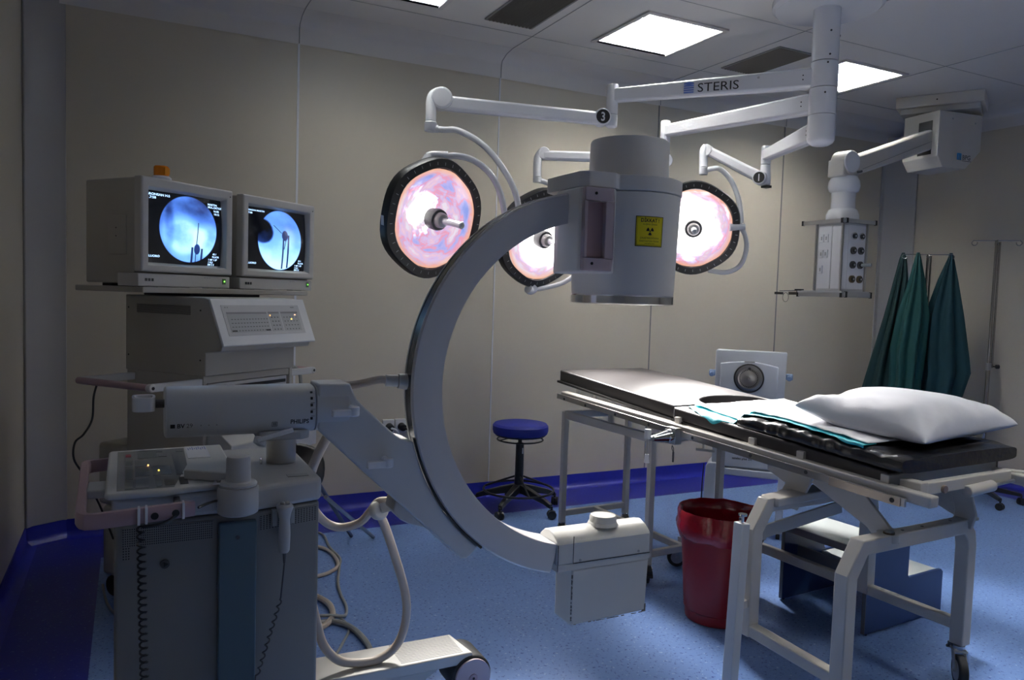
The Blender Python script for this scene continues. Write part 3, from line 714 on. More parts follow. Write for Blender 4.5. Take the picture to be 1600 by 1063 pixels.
# x-ray tube box on lower end of the arc
prh = [(2.292, .548), (2.292, .622), (2.298, .631), (2.325, .650), (2.36, .661), (2.395, .655), (2.425, .632), (2.432, .60), (2.432, .548)]
g = G(); g.prism(prh, 1.352, 1.752, axis='X'); g.build('tube_housing', M_box, CA, bevel=.004, bseg=2)
g = G(); g.box((1.352, 2.293, .524), (1.752, 2.431, .548)); g.build('housing_flange', M_box, CA)
g = G(); g.prism([(1.415, .320), (1.742, .326), (1.750, .524), (1.415, .524)], 2.294, 2.412); g.build('tank_housing', M_box, CA, bevel=.006)
g = G(); g.tube([(1.416, 2.2912, .648), (1.416, 2.2912, .5495), (1.752, 2.2912, .5495)], .0014, seg=6, sub=1, m=M_ink); g.tube([(1.353, 2.2915, .527), (1.353, 2.2915, .622)], .0012, seg=6, sub=1, m=M_ink); g.build('seam_line', None, CA)
for x, z in ((1.446, .558), (1.70, .560)):
    g = G(); g.cyl((x, 2.2925, z), (x, 2.2895, z), .0048, seg=12); g.build('screw', M_plate, CA)
g = G()
random.seed(3)
for i in range(26):
    z = .335+random.random()*.17; g.box((1.4143, 2.2945, z), (1.4143+.002+random.random()*.004, 2.2962, z+.002+random.random()*.008))
for i in range(16):
    x = 1.42+random.random()*.3; g.box((x, 2.2945, .3205), (x+.006+random.random()*.02, 2.2962, .3215+random.random()*.002))
for i in range(14):
    x = 1.46+random.random()*.26; z = .34+random.random()*.12; g.box((x, 2.2952, z), (x+.002+random.random()*.003, 2.2962, z+.0015))
g.box((1.728, 2.2945, .322), (1.745, 2.2962, .352)); g.box((1.715, 2.2945, .464), (1.745, 2.2962, .4655)); g.build('paint_chips', mat('bare_metal', (.14, .13, .12), rough=.5), CA)
g = G(); g.lathe([(.058, 0), (.054, .008), (.051, .012), (.050, .030), (.047, .036), (.047, .034), (.040, .033), (.001, .033)], (1.583, 2.362, .656), seg=40); g.build('collimator_cap', M_box, CA)
g = G(); g.cyl((1.763, 2.36, .395), (1.763, 2.40, .395), .036, seg=28); g.build('bumper_wheel', M_rubber, CA, bevel=.005)
g = G(); g.bar((1.742, 2.38, .395), (1.77, 2.38, .395), .012, .02); g.build('wheel_bracket', M_dark, CA)
# image intensifier at upper end
IX, IY = 1.634, 2.37
g = G(); g.lathe([(.170, 1.478), (.1895, 1.482), (.1895, 1.508), (.186, 1.512)], (IX, IY, 0), seg=64); g.build('chrome_rim', M_chrome, CA)
g = G(); g.lathe([(.186, 1.512), (.188, 1.53), (.199, 1.869)], (IX, IY, 0), seg=64); g.build('intensifier_drum', M_ii, CA)
def lid(o):
    pts = []
    for i in range(33):
        a = math.radians(-108+i*(216)/32); pts.append((IX+(.203+o)*math.cos(a), IY+(.203+o)*math.sin(a)))
    pts += [(1.44-o, 2.53+o), (1.352-o, 2.46+o), (1.352-o, 2.235-o), (1.375-o, 2.208-o), (1.475, 2.198-o), (1.50, 2.215-o)]
    return pts
g = G(); g.prism(lid(0), 1.872, 1.925, axis='Z'); g.build('drum_lid', M_ii, CA, bevel=.003)
g = G(); g.lathe([(.148, 1.925), (.147, 1.93), (.144, 2.068), (.141, 2.074), (.12, 2.076)], (1.650, 2.38, 0), seg=56); g.build('camera_cover', M_ii, CA)
g = G(); g.prism([(1.350, 2.232), (1.372, 2.212), (1.477, 2.200), (1.487, 2.215), (1.50, 2.30), (1.52, 2.50), (1.40, 2.48), (1.362, 2.40), (1.350, 2.36)], 1.585, 1.871, axis='Z'); g.build('mount_bracket', M_ii, CA, bevel=.005)
# mauve handle frame in front of the bracket
g = G(); fm = Matrix.Translation((1.352, 2.212, 1.590)) @ Matrix.Rotation(math.radians(-5), 4, 'Z')
for lo, hi in (((0, -.022, 0), (.108, .004, .042)), ((0, -.022, .232), (.108, .004, .278)), ((.078, -.022, .042), (.108, .004, .232)), ((0, -.022, .042), (.012, .004, .232))):
    g.box(lo, hi, fr=fm)
g.build('grip_frame', M_mauvel, CA, bevel=.003)
g = G(); g.box((.012, -.001, .042), (.078, .006, .232), fr=fm); g.build('grip_recess', M_mauve, CA)
for p in ((.040, .258), (.032, .024)):
    g = G(); q0 = fm @ Vector((p[0], -.0215, p[1])); q1 = fm @ Vector((p[0], -.0235, p[1])); g.cyl(q0, q1, .0052, seg=12); g.build('screw', M_black, CA)
# warning sticker wrapped on the drum
def wrap(o):
    def f(x, y):
        z = 1.682+y; r = .1885+(z-1.53)/(1.869-1.53)*.0105+o
        a = math.radians(-113.5)+x/.195
        return Vector((IX+r*math.cos(a), IY+r*math.sin(a), z))
    return f
g = G(); W_, H_ = .106, .104
def wrect(o, x0, x1, y0, y1, m, n=8):
    f = wrap(o); vs_ = []; fs = []
    for i in range(n+1):
        x = x0+(x1-x0)*i/n; vs_ += [f(x, y0), f(x, y1)]
    for i in range(n): fs.append((2*i, 2*i+2, 2*i+3, 2*i+1))
    g.poly(vs_, fs, m)
wrect(.0008, 0, W_, 0, H_, M_ink); 
wrect(.0011, .0025, W_-.0025, .0025, H_-.0025, M_yellow)
wrect(.0014, .005, W_-.005, .005, .0058, M_ink); wrect(.0014, .005, W_-.005, H_-.0058, H_-.005, M_ink); wrect(.0014, .005, .0058, .005, H_-.005, M_ink, 2); wrect(.0014, W_-.0058, W_-.005, .005, H_-.005, M_ink, 2)
fw = wrap(.0016)
text(g, 'D\u0130KKAT !', .0175, fw, M_ink, bold=True, ratio=.95, align='CENTER', dx=W_/2, dy=.084)
text(g, 'X-I\u015eINI C\u0130HAZI', .0078, fw, M_ink, align='CENTER', dx=W_/2, dy=.0735)
text(g, '\u00c7ALI\u015eTIRILDI\u011eINDA', .0080, fw, M_ink, align='CENTER', dx=W_/2, dy=.0265)
text(g, 'RADYASYON YAYAR', .0080, fw, M_ink, align='CENTER', dx=W_/2, dy=.0160)
text(g, 'YAKLA\u015eMAYINIZ', .0050, fw, M_ink, align='CENTER', dx=W_/2, dy=.0085)
cx_, cy_ = W_/2, .053
for k3 in range(3):
    am = math.radians(90+60+120*k3+120); ptsb = []
    for r_, aa in ((.0045, -30), (.0145, -30), (.0145, -15), (.0145, 0), (.0145, 15), (.0145, 30), (.0045, 30), (.0045, 0)):
        a = am+math.radians(aa); ptsb.append(fw(cx_+r_*math.cos(a), cy_+r_*math.sin(a)))
    g.poly(ptsb, [tuple(range(8))], M_ink)
g.poly([fw(cx_+.0028*math.cos(i*PI/5), cy_+.0028*math.sin(i*PI/5)) for i in range(10)], [tuple(range(10))], M_ink)
g.build('warning_sticker', None, CA, recalc=False, label='yellow warning sticker with black radiation sign')
# hoses
g = G(); g.tube([(.585, 2.44, 1.19), (.65, 2.42, 1.196), (.715, 2.38, 1.215), (.76, 2.37, 1.212)], .013); g.build('arc_hose', M_hose, CA)
g = G(); g.cyl((.735, 2.375, 1.213), (.775, 2.368, 1.211), .019, .020, m=M_beigel); g.cyl((.775, 2.368, 1.211), (.815, 2.365, 1.208), .024, .028, m=M_beigel); g.build('hose_connector', None, CA, bevel=.002)
g = G(); g.tube([(.600, 2.46, 1.10), (.585, 2.49, 1.03), (.555, 2.51, .96), (.535, 2.53, .89), (.53, 2.55, .80)], .0165, seg=14); g.build('supply_hose', M_hose, CA)
g = G(); g.tube([(.765, 2.54, .745), (.80, 2.56, .68), (.845, 2.575, .56), (.888, 2.58, .42), (.895, 2.58, .32), (.865, 2.58, .23), (.80, 2.58, .188), (.72, 2.58, .187), (.65, 2.58, .21), (.60, 2.59, .27), (.575, 2.60, .36), (.55, 2.60, .45), (.50, 2.57, .52)], .0155, seg=14); g.build('loop_hose', M_hose, CA)
g = G(); g.tube([(.50, 2.55, .86), (.545, 2.58, .775), (.60, 2.61, .700), (.655, 2.61, .672), (.715, 2.58, .69), (.745, 2.55, .735), (.765, 2.52, .775), (.80, 2.46, .79)], .0145, seg=14); g.build('short_hose', M_hose, CA)
g = G(); g.lathe([(.018, -.018), (.030, -.016), (.034, -.006), (.034, .010), (.028, .018), (.018, .018)], (.765, 2.515, .748), axis=(.25, -.9, .2), seg=28); g.bar((.775, 2.50, .760), (.84, 2.42, .80), .03, .036); g.build('hose_clamp', M_box, CA, bevel=.003)

# ================================================================== MONITOR TROLLEY
TF = frame((.04, 3.58, 0), 38.4)
def tw(u, v, z): return TF @ Vector((u, v, z))
TR = thing('monitor_trolley', tw(.49, .15, 0), 'dark beige equipment trolley behind the x-ray machine with a sloping keyboard panel', 'trolley')
g = G(); g.box((.0, -.01, 1.462), (1.04, .42, 1.487), fr=TF); g.build('top_shelf', M_crt, TR, bevel=.004)
g = G(); g.box((.30, .05, 1.44), (.74, .35, 1.463), fr=TF); g.build('shelf_support', M_dark, TR)
def sideprism(pts, u0, u1):  # pts in (v,z)
    gg = G(); gg.prism(pts, u0, u1, axis='X', fr=TF); return gg
g = sideprism([(-.15, 1.10), (-.15, 1.205), (-.242, 1.216), (-.250, 1.235), (-.165, 1.440), (-.14, 1.448), (.355, 1.448), (.355, 1.10)], .205, .775); g.build('console_case', M_beige, TR, bevel=.004)
# sloping front panel
pn = Vector((0, -(1.440-1.235), -.085)).normalized()
s0 = Vector((.205, -.250, 1.235)); s1 = Vector((.205, -.165, 1.440)); up_ = (s1-s0); SL = up_.length; up_.normalize(); nn = Vector((0, -up_.z, up_.y))
def pan(x, y, o=0.0): return TF @ (s0+Vector((1, 0, 0))*x+up_*y+nn*o)
def panbox(g, x0, x1, y0, y1, o0, o1, m=None):
    vs_ = [pan(x0, y0, o0), pan(x1, y0, o0), pan(x1, y1, o0), pan(x0, y1, o0), pan(x0, y0, o1), pan(x1, y0, o1), pan(x1, y1, o1), pan(x0, y1, o1)]
    g.poly(vs_, [(0, 3, 2, 1), (4, 5, 6, 7), (0, 1, 5, 4), (1, 2, 6, 5), (2, 3, 7, 6), (3, 0, 4, 7)], m)
g = G(); panbox(g, -.002, .600, 0, SL, 0, .012); fp = g.build('front_panel', mat('panel_white', (.68, .69, .70), rough=.35), TR, bevel=.003)
g = G(); panbox(g, .045, .545, .045, SL-.032, .0121, .013); g.build('keyboard_sheet', mat('sheet_grey', (.46, .47, .48), rough=.3), fp)
g = G()
for x0, x1 in ((.065, .312), (.322, .395), (.407, .525)):
    panbox(g, x0, x1, .060, .145, .0131, .0136, mat('key_field', (.36, .37, .38), rough=.35)); panbox(g, x0, x1, .147, .157, .0131, .0136, mat('key_bar', (.22, .22, .23), rough=.35))
random.seed(5)
for r_ in range(4):
    for k in range(13): panbox(g, .074+k*.018+r_*.003, .083+k*.018+r_*.003, .066+r_*.018, .070+r_*.018, .0137, .0140, M_inkg)
    for k in range(3): panbox(g, .334+k*.02, .343+k*.02, .066+r_*.02, .072+r_*.02, .0137, .0140, M_inkg)
    for k in range(5): panbox(g, .418+k*.021, .426+k*.021, .066+r_*.02, .071+r_*.02, .0137, .0140, M_inkg)
panbox(g, .070, .100, .064, .071, .0137, .0141, M_ink); panbox(g, .280, .308, .064, .071, .0137, .0141, M_ink)
g.build('key_field', None, fp)
g = G(); text(g, 'BV 29', .009, lambda x, y: pan(.062+x, SL-.046+y, .0135), M_ink); text(g, 'PHILIPS', .008, lambda x, y: pan(.485+x, SL-.046+y, .0135), M_ink, bold=True); g.build('lettering', None, fp, recalc=False)
for x, y, mm in ((.330, .138, M_led_o), (.470, .118, M_led_g if 0 else M_led_y), (.503, .140, M_led_r)):
    g = G(); g.sphere(pan(x, y, .014), .0032, seg=10); g.build('indicator_light', mm, fp)
g = G()
for i in range(9): g.box((.2042, -.06+i*.0, 1.405-i*.0045), (.2052, .28, 1.4075-i*.0045), fr=TF)
g.build('side_louvre', M_dark, TR)
for v, z in ((-.12, 1.39), (.335, 1.39), (-.12, 1.17), (.335, 1.17), (.33, 1.02), (-.12, .95)):
    g = G(); g.cyl(tw(.2052, v, z), tw(.2032, v, z), .004, seg=10); g.build('side_screw', M_black, TR)
# lower body
g = G(); g.box((.215, .02, .44), (.765, .345, 1.10), fr=TF); g.box((.205, -.14, .70), (.225, .345, 1.10), fr=TF); g.box((.755, -.14, .70), (.775, .345, 1.10), fr=TF); g.build('lower_cabinet', M_beige, TR, bevel=.003)
g = G(); g.box((.24, -.13, .985), (.745, .10, 1.062), fr=TF); rec = g.build('recorder', mat('recorder_light', (.60, .60, .60), rough=.35), TR, bevel=.003)
g = G(); g.box((.40, -.1325, 1.030), (.735, -.129, 1.046), fr=TF); g.build('recorder_slot', M_black, rec)
g = G(); g.box((.225, -.135, 1.066), (.755, -.12, 1.098), fr=TF); g.build('drawer_front', M_beige, TR, bevel=.002)
g = G(); g.box((.23, -.12, .93), (.25, -.10, 1.065), fr=TF); g.box((.33, -.12, .90), (.35, -.1, .985), fr=TF); g.build('bracket', M_black, TR)
g = sideprism([(-.28, .72), (-.28, .80), (-.12, .90), (.02, .90), (.02, .72)], .235, .80); g.build('slanted_cover', mat('recorder_light', (0, 0, 0)), TR, bevel=.004)
g = G(); g.box((.19, -.16, .10), (.78, .50, .44), fr=TF); g.build('base_cabinet', M_beige, TR, bevel=.02, bseg=3)
g = G(); g.box((.19, .35, .44), (.78, .53, .74), fr=TF); g.build('rear_unit', M_beige, TR, bevel=.02, bseg=3)
for u in (.22, .78):
    for v in (-.11, .44):
        g = G(); a = tw(u-.018, v, .05); b_ = tw(u+.018, v, .05); g.cyl(a, b_, .05, seg=24); g.build('castor', M_rubber, TR, bevel=.004)
        g = G(); g.cyl(tw(u, v, .05), tw(u, v, .11), .012); g.build('castor_stem', M_steel, TR)
# push handles
for sgn, u0, u1 in ((1, .205, -.055), (-1, .775, .945)):
    g = G(); g.bar(tw(u0, .30, 1.072), tw(u1, .30, 1.072), .022, .034); g.build('handle_arm', M_beigel, TR, bevel=.004)
    g = G(); g.bar(tw(u0, -.125, 1.072), tw(u1, -.125, 1.072), .022, .034); g.cyl(tw(u1, -.139, 1.072), tw(u1, -.111, 1.072), .017, seg=20)
    h = g.build('handle_arm', M_beigel, TR, bevel=.004)
    g = G(); g.cyl(tw(u1, -.1405, 1.072), tw(u1, -.1385, 1.072), .007, seg=14); g.build('arm_screw', M_black, h)
    g = G(); g.tube([tw(u1, -.11, 1.072), tw(u1, .32, 1.072)], .015, seg=14, sub=1); g.build('push_bar', M_mauve, TR)
g = G(); g.tube([tw(.80, -.10, 1.085), tw(.825, -.11, 1.095), tw(.855, -.12, 1.06), tw(.865, -.12, .98), tw(.86, -.12, .85), tw(.82, -.1, .60), tw(.79, -.05, .40)], .009); g.build('signal_cable', M_hoseg, TR)
g = G(); g.tube([tw(.0, .27, 1.065), tw(-.02, .27, 1.00), tw(-.02, .28, .90), tw(-.06, .28, .84), tw(-.10, .28, .81), tw(-.105, .28, .74), tw(-.06, .28, .66), tw(.05, .33, .50), tw(.16, .38, .30)], .0045, seg=8); g.build('power_cord', M_black, TR)

# monitors
M_xr = [xray_material('fluoro_picture_a', 0), xray_material('fluoro_picture_b', 1)]
def monitor(u0, W_, D_, zs, label, k, taper):
    z0 = 1.4875; z1 = 1.952 if k == 0 else 1.950; Hf = z1-1.554
    t = thing('crt_monitor', tw(u0+W_/2, D_/2, z0), label, 'monitor', 'medical screens on the trolley shelf')
    zb = 1.552
    # tapering case
    g = G(); sh = [(0, .012, 0), (.10, .012, 0), (D_, .012+taper, 0)]
    rg = []
    for v, ins, _ in ((.040, .002, 0), (.11, .002, 0), (D_, .002+taper, 0)):
        rg.append([(u0+ins, v, z0+.012), (u0+W_-ins, v, z0+.012), (u0+W_-ins, v, z1-.004-ins*.3), (u0+ins, v, z1-.004-ins*.3)])
    g.rings([[TF @ Vector(p) for p in r] for r in rg]); g.build('case', M_crt, t, bevel=.008, bseg=3)
    # bezel: front ring with recess
    b0, b1, bt, bb = .047, .047, .052, .040
    o = [(u0, zb), (u0+W_, zb), (u0+W_, z1), (u0, z1)]
    i_ = [(u0+b0, zb+bb), (u0+W_-b1, zb+bb), (u0+W_-b1, z1-bt), (u0+b0, z1-bt)]
    g = G()
    R0 = [[TF @ Vector((x, v, z)) for x, z in P] for v, P in ((.041, o), (.004, o), (-.002, [(x+(.006 if x < u0+W_/2 else -.006), z+(.006 if z < 1.7 else -.006)) for x, z in o]), (.0, [(x-(.012 if x < u0+W_/2 else -.012), z-(.012 if z < 1.7 else -.012)) for x, z in i_]), (.026, i_), (.038, i_))]
    g.rings(R0, cap=False); g.build('bezel', M_crtf, t, bevel=.003)
    # screen (bulged)
    g = G(); n = 14; vs_ = []; fs = []; x0, x1, y0, y1 = u0+b0-.002, u0+W_-b1+.002, zb+bb-.002, z1-bt+.002
    for j in range(n+1):
        for i in range(n+1):
            a, c_ = i/n, j/n; bu = .018*((2*a-1)**2+(2*c_-1)**2)/2
            vs_.append(TF @ Vector((x0+(x1-x0)*a, .014+bu, y0+(y1-y0)*c_)))
    for j in range(n):
        for i in range(n): q = j*(n+1)+i; fs.append((q, q+1, q+n+2, q+n+1))
    g.poly(vs_, fs)
    inv = TF.inverted()
    def uvf(co):
        p = inv @ co; return ((p.x-x0)/(x1-x0), (p.z-y0)/(y1-y0))
    scr = g.build('screen', M_xr[k], t, uvf=uvf, recalc=False)
    # on-screen writing
    def sf(a, c_):
        def f(x, y):
            aa, ccc = a+x, c_+y; bu = .018*((2*aa-1)**2+(2*ccc-1)**2)/2
            return TF @ Vector((x0+(x1-x0)*aa, .0128+bu, y0+(y1-y0)*ccc))
        return f
    g = G()
    L1 = [('BRONSAN H.S', .01, .93, .045), ('1.7:58', .01, .885, .045), ('MARTIN', .79, .90, .04), ('MUL.ORTOP', .79, .86, .04), ('16.08', .87, .81, .04), ('10:12', .875, .765, .04), ('FLUORO', .01, .085, .04),
          ('65.1', .865, .17, .036), ('FLUOR', .86, .128, .036), ('1 MF 1.2F', .80, .086, .036), ('1 KLI', .80, .048, .036), ('EM 5 5', .80, .012, .036)]
    if k: L1 = [('BRONSAN MARTIN', .0, .93, .034), ('1.7:58', .01, .885, .036)]+L1[6:]
    for s_, a, c_, sz in L1: text(g, s_, sz, sf(a, c_), M_txtw, bold=True, ratio=.95)
    g.build('screen_writing', None, scr, recalc=False)
    # chin
    g = G(); g.box((u0-.012, .004, z0+.002), (u0+W_-.012, .13, zb-.008), fr=TF); ch = g.build('control_strip', M_crtf, t, bevel=.003)
    g = G()
    for i in range(3): g.box((u0+.022+i*.016, .0025, z0+.024), (u0+.032+i*.016, .005, z0+.036), fr=TF)
    g.build('control_knob', M_black, ch)
    g = G()
    for i in range(3): g.box((u0+.34+i*.014, .0028, z0+.046), (u0+.346+i*.014, .005, z0+.048), fr=TF)
    g.build('small_marks', M_inkg, ch)
    g = G(); g.box((u0+W_-.058, .0022, z0+.020), (u0+W_-.038, .005, z0+.046), fr=TF); lp_ = g.build('power_switch', mat('switch_green_dark', (.06, .14, .05), rough=.4), ch)
    g = G(); g.sphere(tw(u0+W_-.046, .0022, z0+.034), .004, seg=10); g.build('power_light', M_led_g, lp_)
    g = G(); g.box((u0+.03, .02, z0-.0005), (u0+.10, .06, z0+.014), fr=TF); g.box((u0+.38, .02, z0-.0005), (u0+.45, .06, z0+.014), fr=TF); g.box((u0+.03, .22, z0-.0005), (u0+.45, .28, z0+.014), fr=TF); g.build('foot', M_black, t)
    if k == 0:
        g = G(); g.box((u0-.003, .09, 1.62), (u0+.004, .20, 1.79), fr=TF); pl = g.build('side_hatch', M_crt, t, bevel=.002)
        g = G(); g.cyl(tw(u0-.0025, .15, 1.70), tw(u0-.0042, .15, 1.70), .003, seg=8); g.cyl(tw(u0-.0025, .15, 1.735), tw(u0-.0042, .15, 1.735), .003, seg=8); g.build('hatch_screw', M_black, pl)
    g = G(); g.cyl(tw(u0+W_-.018, -.0025, z1-.03), tw(u0+W_-.018, .002, z1-.03), .003, seg=8); g.build('bezel_screw', M_black, t)
monitor(0.0, .505, .36, 0, 'left and larger of two grey tube monitors, with an orange lamp on its top', 0, .006)
monitor(.572, .525, .33, 0, 'right of two grey tube monitors, its x-ray picture with two dark vertical rods', 1, .004)
t = thing('warning_beacon', tw(.20, .15, 1.951), 'small orange warning lamp on a white base on top of the left monitor', 'lamp')
g = G(); g.lathe([(.040, 0), (.043, .004), (.043, .022), (.036, .030)], tw(.20, .12, 1.9505), seg=28); g.build('lamp_base', M_white, t)
g = G(); g.lathe([(.032, 0), (.032, .040), (.028, .045), (.001, .046)], tw(.20, .12, 1.980), seg=20); ln_ = g.build('lens', M_orange, t)
g = G(); g.box((.19, .085, 1.988), (.216, .090, 2.016), fr=TF); g.build('reflector', mat('orange_reflector', (.9, .35, .03), rough=.2, metal=.4), ln_)

# ================================================================== SURGICAL LIGHT
SL_ = thing('surgical_light', (3.53, 3.2, 2.42), 'white ceiling pole with three jointed arms carrying three round lit operating lamps', 'surgical light')
PX, PY = 3.53, 3.20
g = G(); g.lathe([(.0735, 2.875), (.0735, H-.001)], (PX, PY, 0), seg=40); g.lathe([(.28, H-.05), (.30, H-.035), (.30, H-.0005)], (PX, PY, 0), seg=48); g.build('ceiling_pole', M_white, SL_)
for z0, z1, nm in ((2.729, 2.871, 'collar'), (2.578, 2.725, 'collar')):
    g = G(); g.lathe([(.0755, z0), (.0755, z1)], (PX, PY, 0), seg=40); g.build(nm, M_white, SL_, bevel=.0015)
g = G(); g.lathe([(.02, 2.405), (.045, 2.408), (.066, 2.420), (.0745, 2.434), (.0755, 2.45), (.0755, 2.574)], (PX, PY, 0), seg=40); g.build('end_cap', M_white, SL_)
g = G()
for a, z in ((-118, 3.03), (-118, 2.90), (-125, 2.855), (-130, 2.69), (-40, 3.02)):
    c_, s_ = math.cos(math.radians(a)), math.sin(math.radians(a)); g.cyl((PX+.073*c_, PY+.073*s_, z), (PX+.0765*c_, PY+.0765*s_, z), .0055, seg=10)
g.build('pole_screw', M_black, SL_)
def box_arm(g, p0, p1, w0, h0, w1, h1, m=None, lift=0):
    p0, p1 = Vector(p0), Vector(p1); t = (p1-p0).normalized(); x = t.cross(Vector((0, 0, 1))).normalized(); y = x.cross(t).normalized()
    rg = []
    for p, w_, h_ in ((p0, w0, h0), (p1, w1, h1)):
        r = []
        q = .16*w_
        for c_, s_ in ((-1, -1), (1, -1), (1, 1), (-1, 1)):
            for e in ((0, 1), (1, 0)) if c_*s_ > 0 else ((1, 0), (0, 1)):
                r.append(p+x*c_*(w_/2-q*e[0])+y*s_*(h_/2-q*e[1]))
        rg.append(r)
    g.rings(rg, m)
A1 = Vector((2.725, 4.143, 2.777)); A2 = Vector((3.243, 4.264, 2.641)); A3 = Vector((3.824, 3.920, 2.490)); PC = Vector((PX, PY, 0))
def toward(a, z, d): # point distance d from pole axis toward a
    v = Vector((a.x-PX, a.y-PY, 0)).normalized(); return Vector((PX+v.x*d, PY+v.y*d, z))
arms = []
for A, z, hh0, hh1, zz in ((A1, 2.785, .115, .085, 2.79), (A2, 2.648, .115, .080, 2.652), (A3, 2.50, .115, .075, 2.50)):
    g = G(); box_arm(g, toward(A, zz, .06), (A.x, A.y, A.z), .075, hh0, .060, hh1); arms.append(g.build('swing_arm', M_white, SL_, bevel=.004))
    g = G(); d = (Vector((A.x, A.y, 0))-Vector((PX, PY, 0))).normalized(); nrm = Vector((d.y, -d.x, 0)) if Vector((d.y, -d.x, 0)).dot(Vector((-1, -1, 0))) > 0 else -Vector((d.y, -d.x, 0))
    for dz in (.012, -.012):
        q = toward(A, zz+dz, .11)+nrm*.036; g.cyl(q, q+nrm*.0025, .004, seg=8)
    g.build('arm_screw', M_black, arms[-1])
# STERIS lettering on first arm (facing camera side)
d = Vector((A1.x-PX, A1.y-PY, 0)).normalized(); nrm = Vector((d.y, -d.x, 0)); nrm = nrm if nrm.dot(Vector((-1, -1, 0))) > 0 else -nrm
U_ = -d; org = Vector((A1.x, A1.y, A1.z))+U_*.455+nrm*.0365
def arm_plane(o): 
    return lambda x, y: org+U_*x+Vector((0, 0, 1))*(y+x*.007)+nrm*(o-x*.0+ .004*(x+.0))
g = G(); text(g, 'STERIS', .074, lambda x, y: arm_plane(.0015)(x+.080, y-.026), M_ink, ratio=1.15)
text(g, '\u00ae', .018, lambda x, y: arm_plane(.0015)(x+.425, y+.022), M_ink)
g.build('maker_lettering', None, arms[0], recalc=False)
g = G()
for i in range(5):
    y0 = -.028+i*.013; g.poly([arm_plane(.0015)(x, y) for x, y in ((.0, y0), (.060, y0), (.060, y0+.008), (.030, y0+.015 if i > 2 else y0+.008), (.0, y0+.008))], [(0, 1, 2, 3, 4)])
g.build('emblem', M_logob, arms[0], recalc=False)
# joints
g = G(); g.lathe([(.034, 2.66), (.037, 2.667), (.037, 2.835), (.033, 2.845), (.012, 2.847)], (A1.x, A1.y, 0), seg=28); g.lathe([(.02, 2.575), (.036, 2.585), (.037, 2.62), (.037, 2.655)], (A1.x, A1.y, 0), seg=28); g.build('arm_joint', M_white, SL_)
g = G(); g.lathe([(.032, 2.560), (.034, 2.566), (.034, 2.70), (.03, 2.708), (.01, 2.71)], (A2.x, A2.y, 0), seg=28); g.lathe([(.018, 2.40), (.035, 2.415), (.036, 2.47), (.033, 2.556)], (A2.x, A2.y, 0), seg=28); g.build('arm_joint', M_white, SL_)
g = G(); g.lathe([(.030, 2.43), (.032, 2.436), (.032, 2.545), (.028, 2.552), (.01, 2.554)], (A3.x, A3.y, 0), seg=28); g.lathe([(.018, 2.285), (.036, 2.295), (.038, 2.34), (.032, 2.426)], (A3.x, A3.y, 0), seg=28); g.build('arm_joint', M_white, SL_)
# spring arms
S1a, S1b = Vector((2.665, 4.160, 2.633)), Vector((1.592, 4.205, 2.600))
E1 = Vector((1.592, 4.205, 2.611))
g = G()
def spring(g, a, b_, h0, h1, w_):
    a, b_ = Vector(a), Vector(b_); t = (b_-a).normalized(); x = t.cross(Vector((0, 0, 1))).normalized(); y = x.cross(t)
    rg = []
    for s_, hh in ((0, h0*.8), (.05, h0), (.6, (h0+h1)/2), (.93, h1), (1.0, h1*.9)):
        p = a.lerp(b_, s_); r = []
        q = .22*w_
        for c_, s2_ in ((-1, -1), (1, -1), (1, 1), (-1, 1)):
            for e in ((0, 1), (1, 0)) if c_*s2_ > 0 else ((1, 0), (0, 1)):
                r.append(p+x*c_*(w_/2-q*e[0])+y*s2_*(hh/2-q*e[1]))
        rg.append(r)
    g.rings(rg)
spring(g, (2.70, 4.150, 2.628), (1.60, 4.205, 2.590), .080, .085, .060); g.build('spring_arm', M_white, SL_, bevel=.004)
def disc(g, c_, n_, r, th, m=None, seg=32): c_, n_ = Vector(c_), Vector(n_).normalized(); g.cyl(c_-n_*th/2, c_+n_*th/2, r, seg=seg, m=m)
cam0 = Vector((0, 0, 1.5))
nv = (Vector((-.35, -.94, 0))).normalized()
g = G(); disc(g, (2.655, 4.150, 2.632), nv, .052, .085); g.build('pivot_cover', M_white, SL_, bevel=.004)
g = G(); disc(g, Vector((2.655, 4.150, 2.632))+nv*.044, nv, .043, .003, M_ink)
xv = Vector((-nv.y, nv.x, 0)); xv = xv if xv.x > 0 else -xv
text(g, '3', .075, lambda x, y: Vector((2.655, 4.150, 2.632))+nv*.0465+xv*x+Vector((0, 0, 1))*(y-.027), M_white, bold=True, ratio=.8, align='CENTER'); g.build('number_badge', None, SL_, recalc=False, label='black disc with a white 3')
g = G(); disc(g, (1.600, 4.205, 2.612), nv, .062, .080); g.build('pivot_cover', M_white, SL_, bevel=.005)
g = G(); disc(g, Vector((1.600, 4.205, 2.612))+nv*.041, nv, .053, .006); g.build('pivot_cap', M_white, SL_, bevel=.002)
g = G(); g.tube([(1.585, 4.21, 2.65), (1.555, 4.22, 2.63), (1.541, 4.215, 2.59), (1.538, 4.207, 2.53), (1.535, 4.20, 2.475)], .031, seg=16); g.lathe([(.034, 2.42), (.036, 2.425), (.036, 2.468), (.032, 2.474)], (1.535, 4.198, 0), seg=24); g.build('drop_link', M_white, SL_)

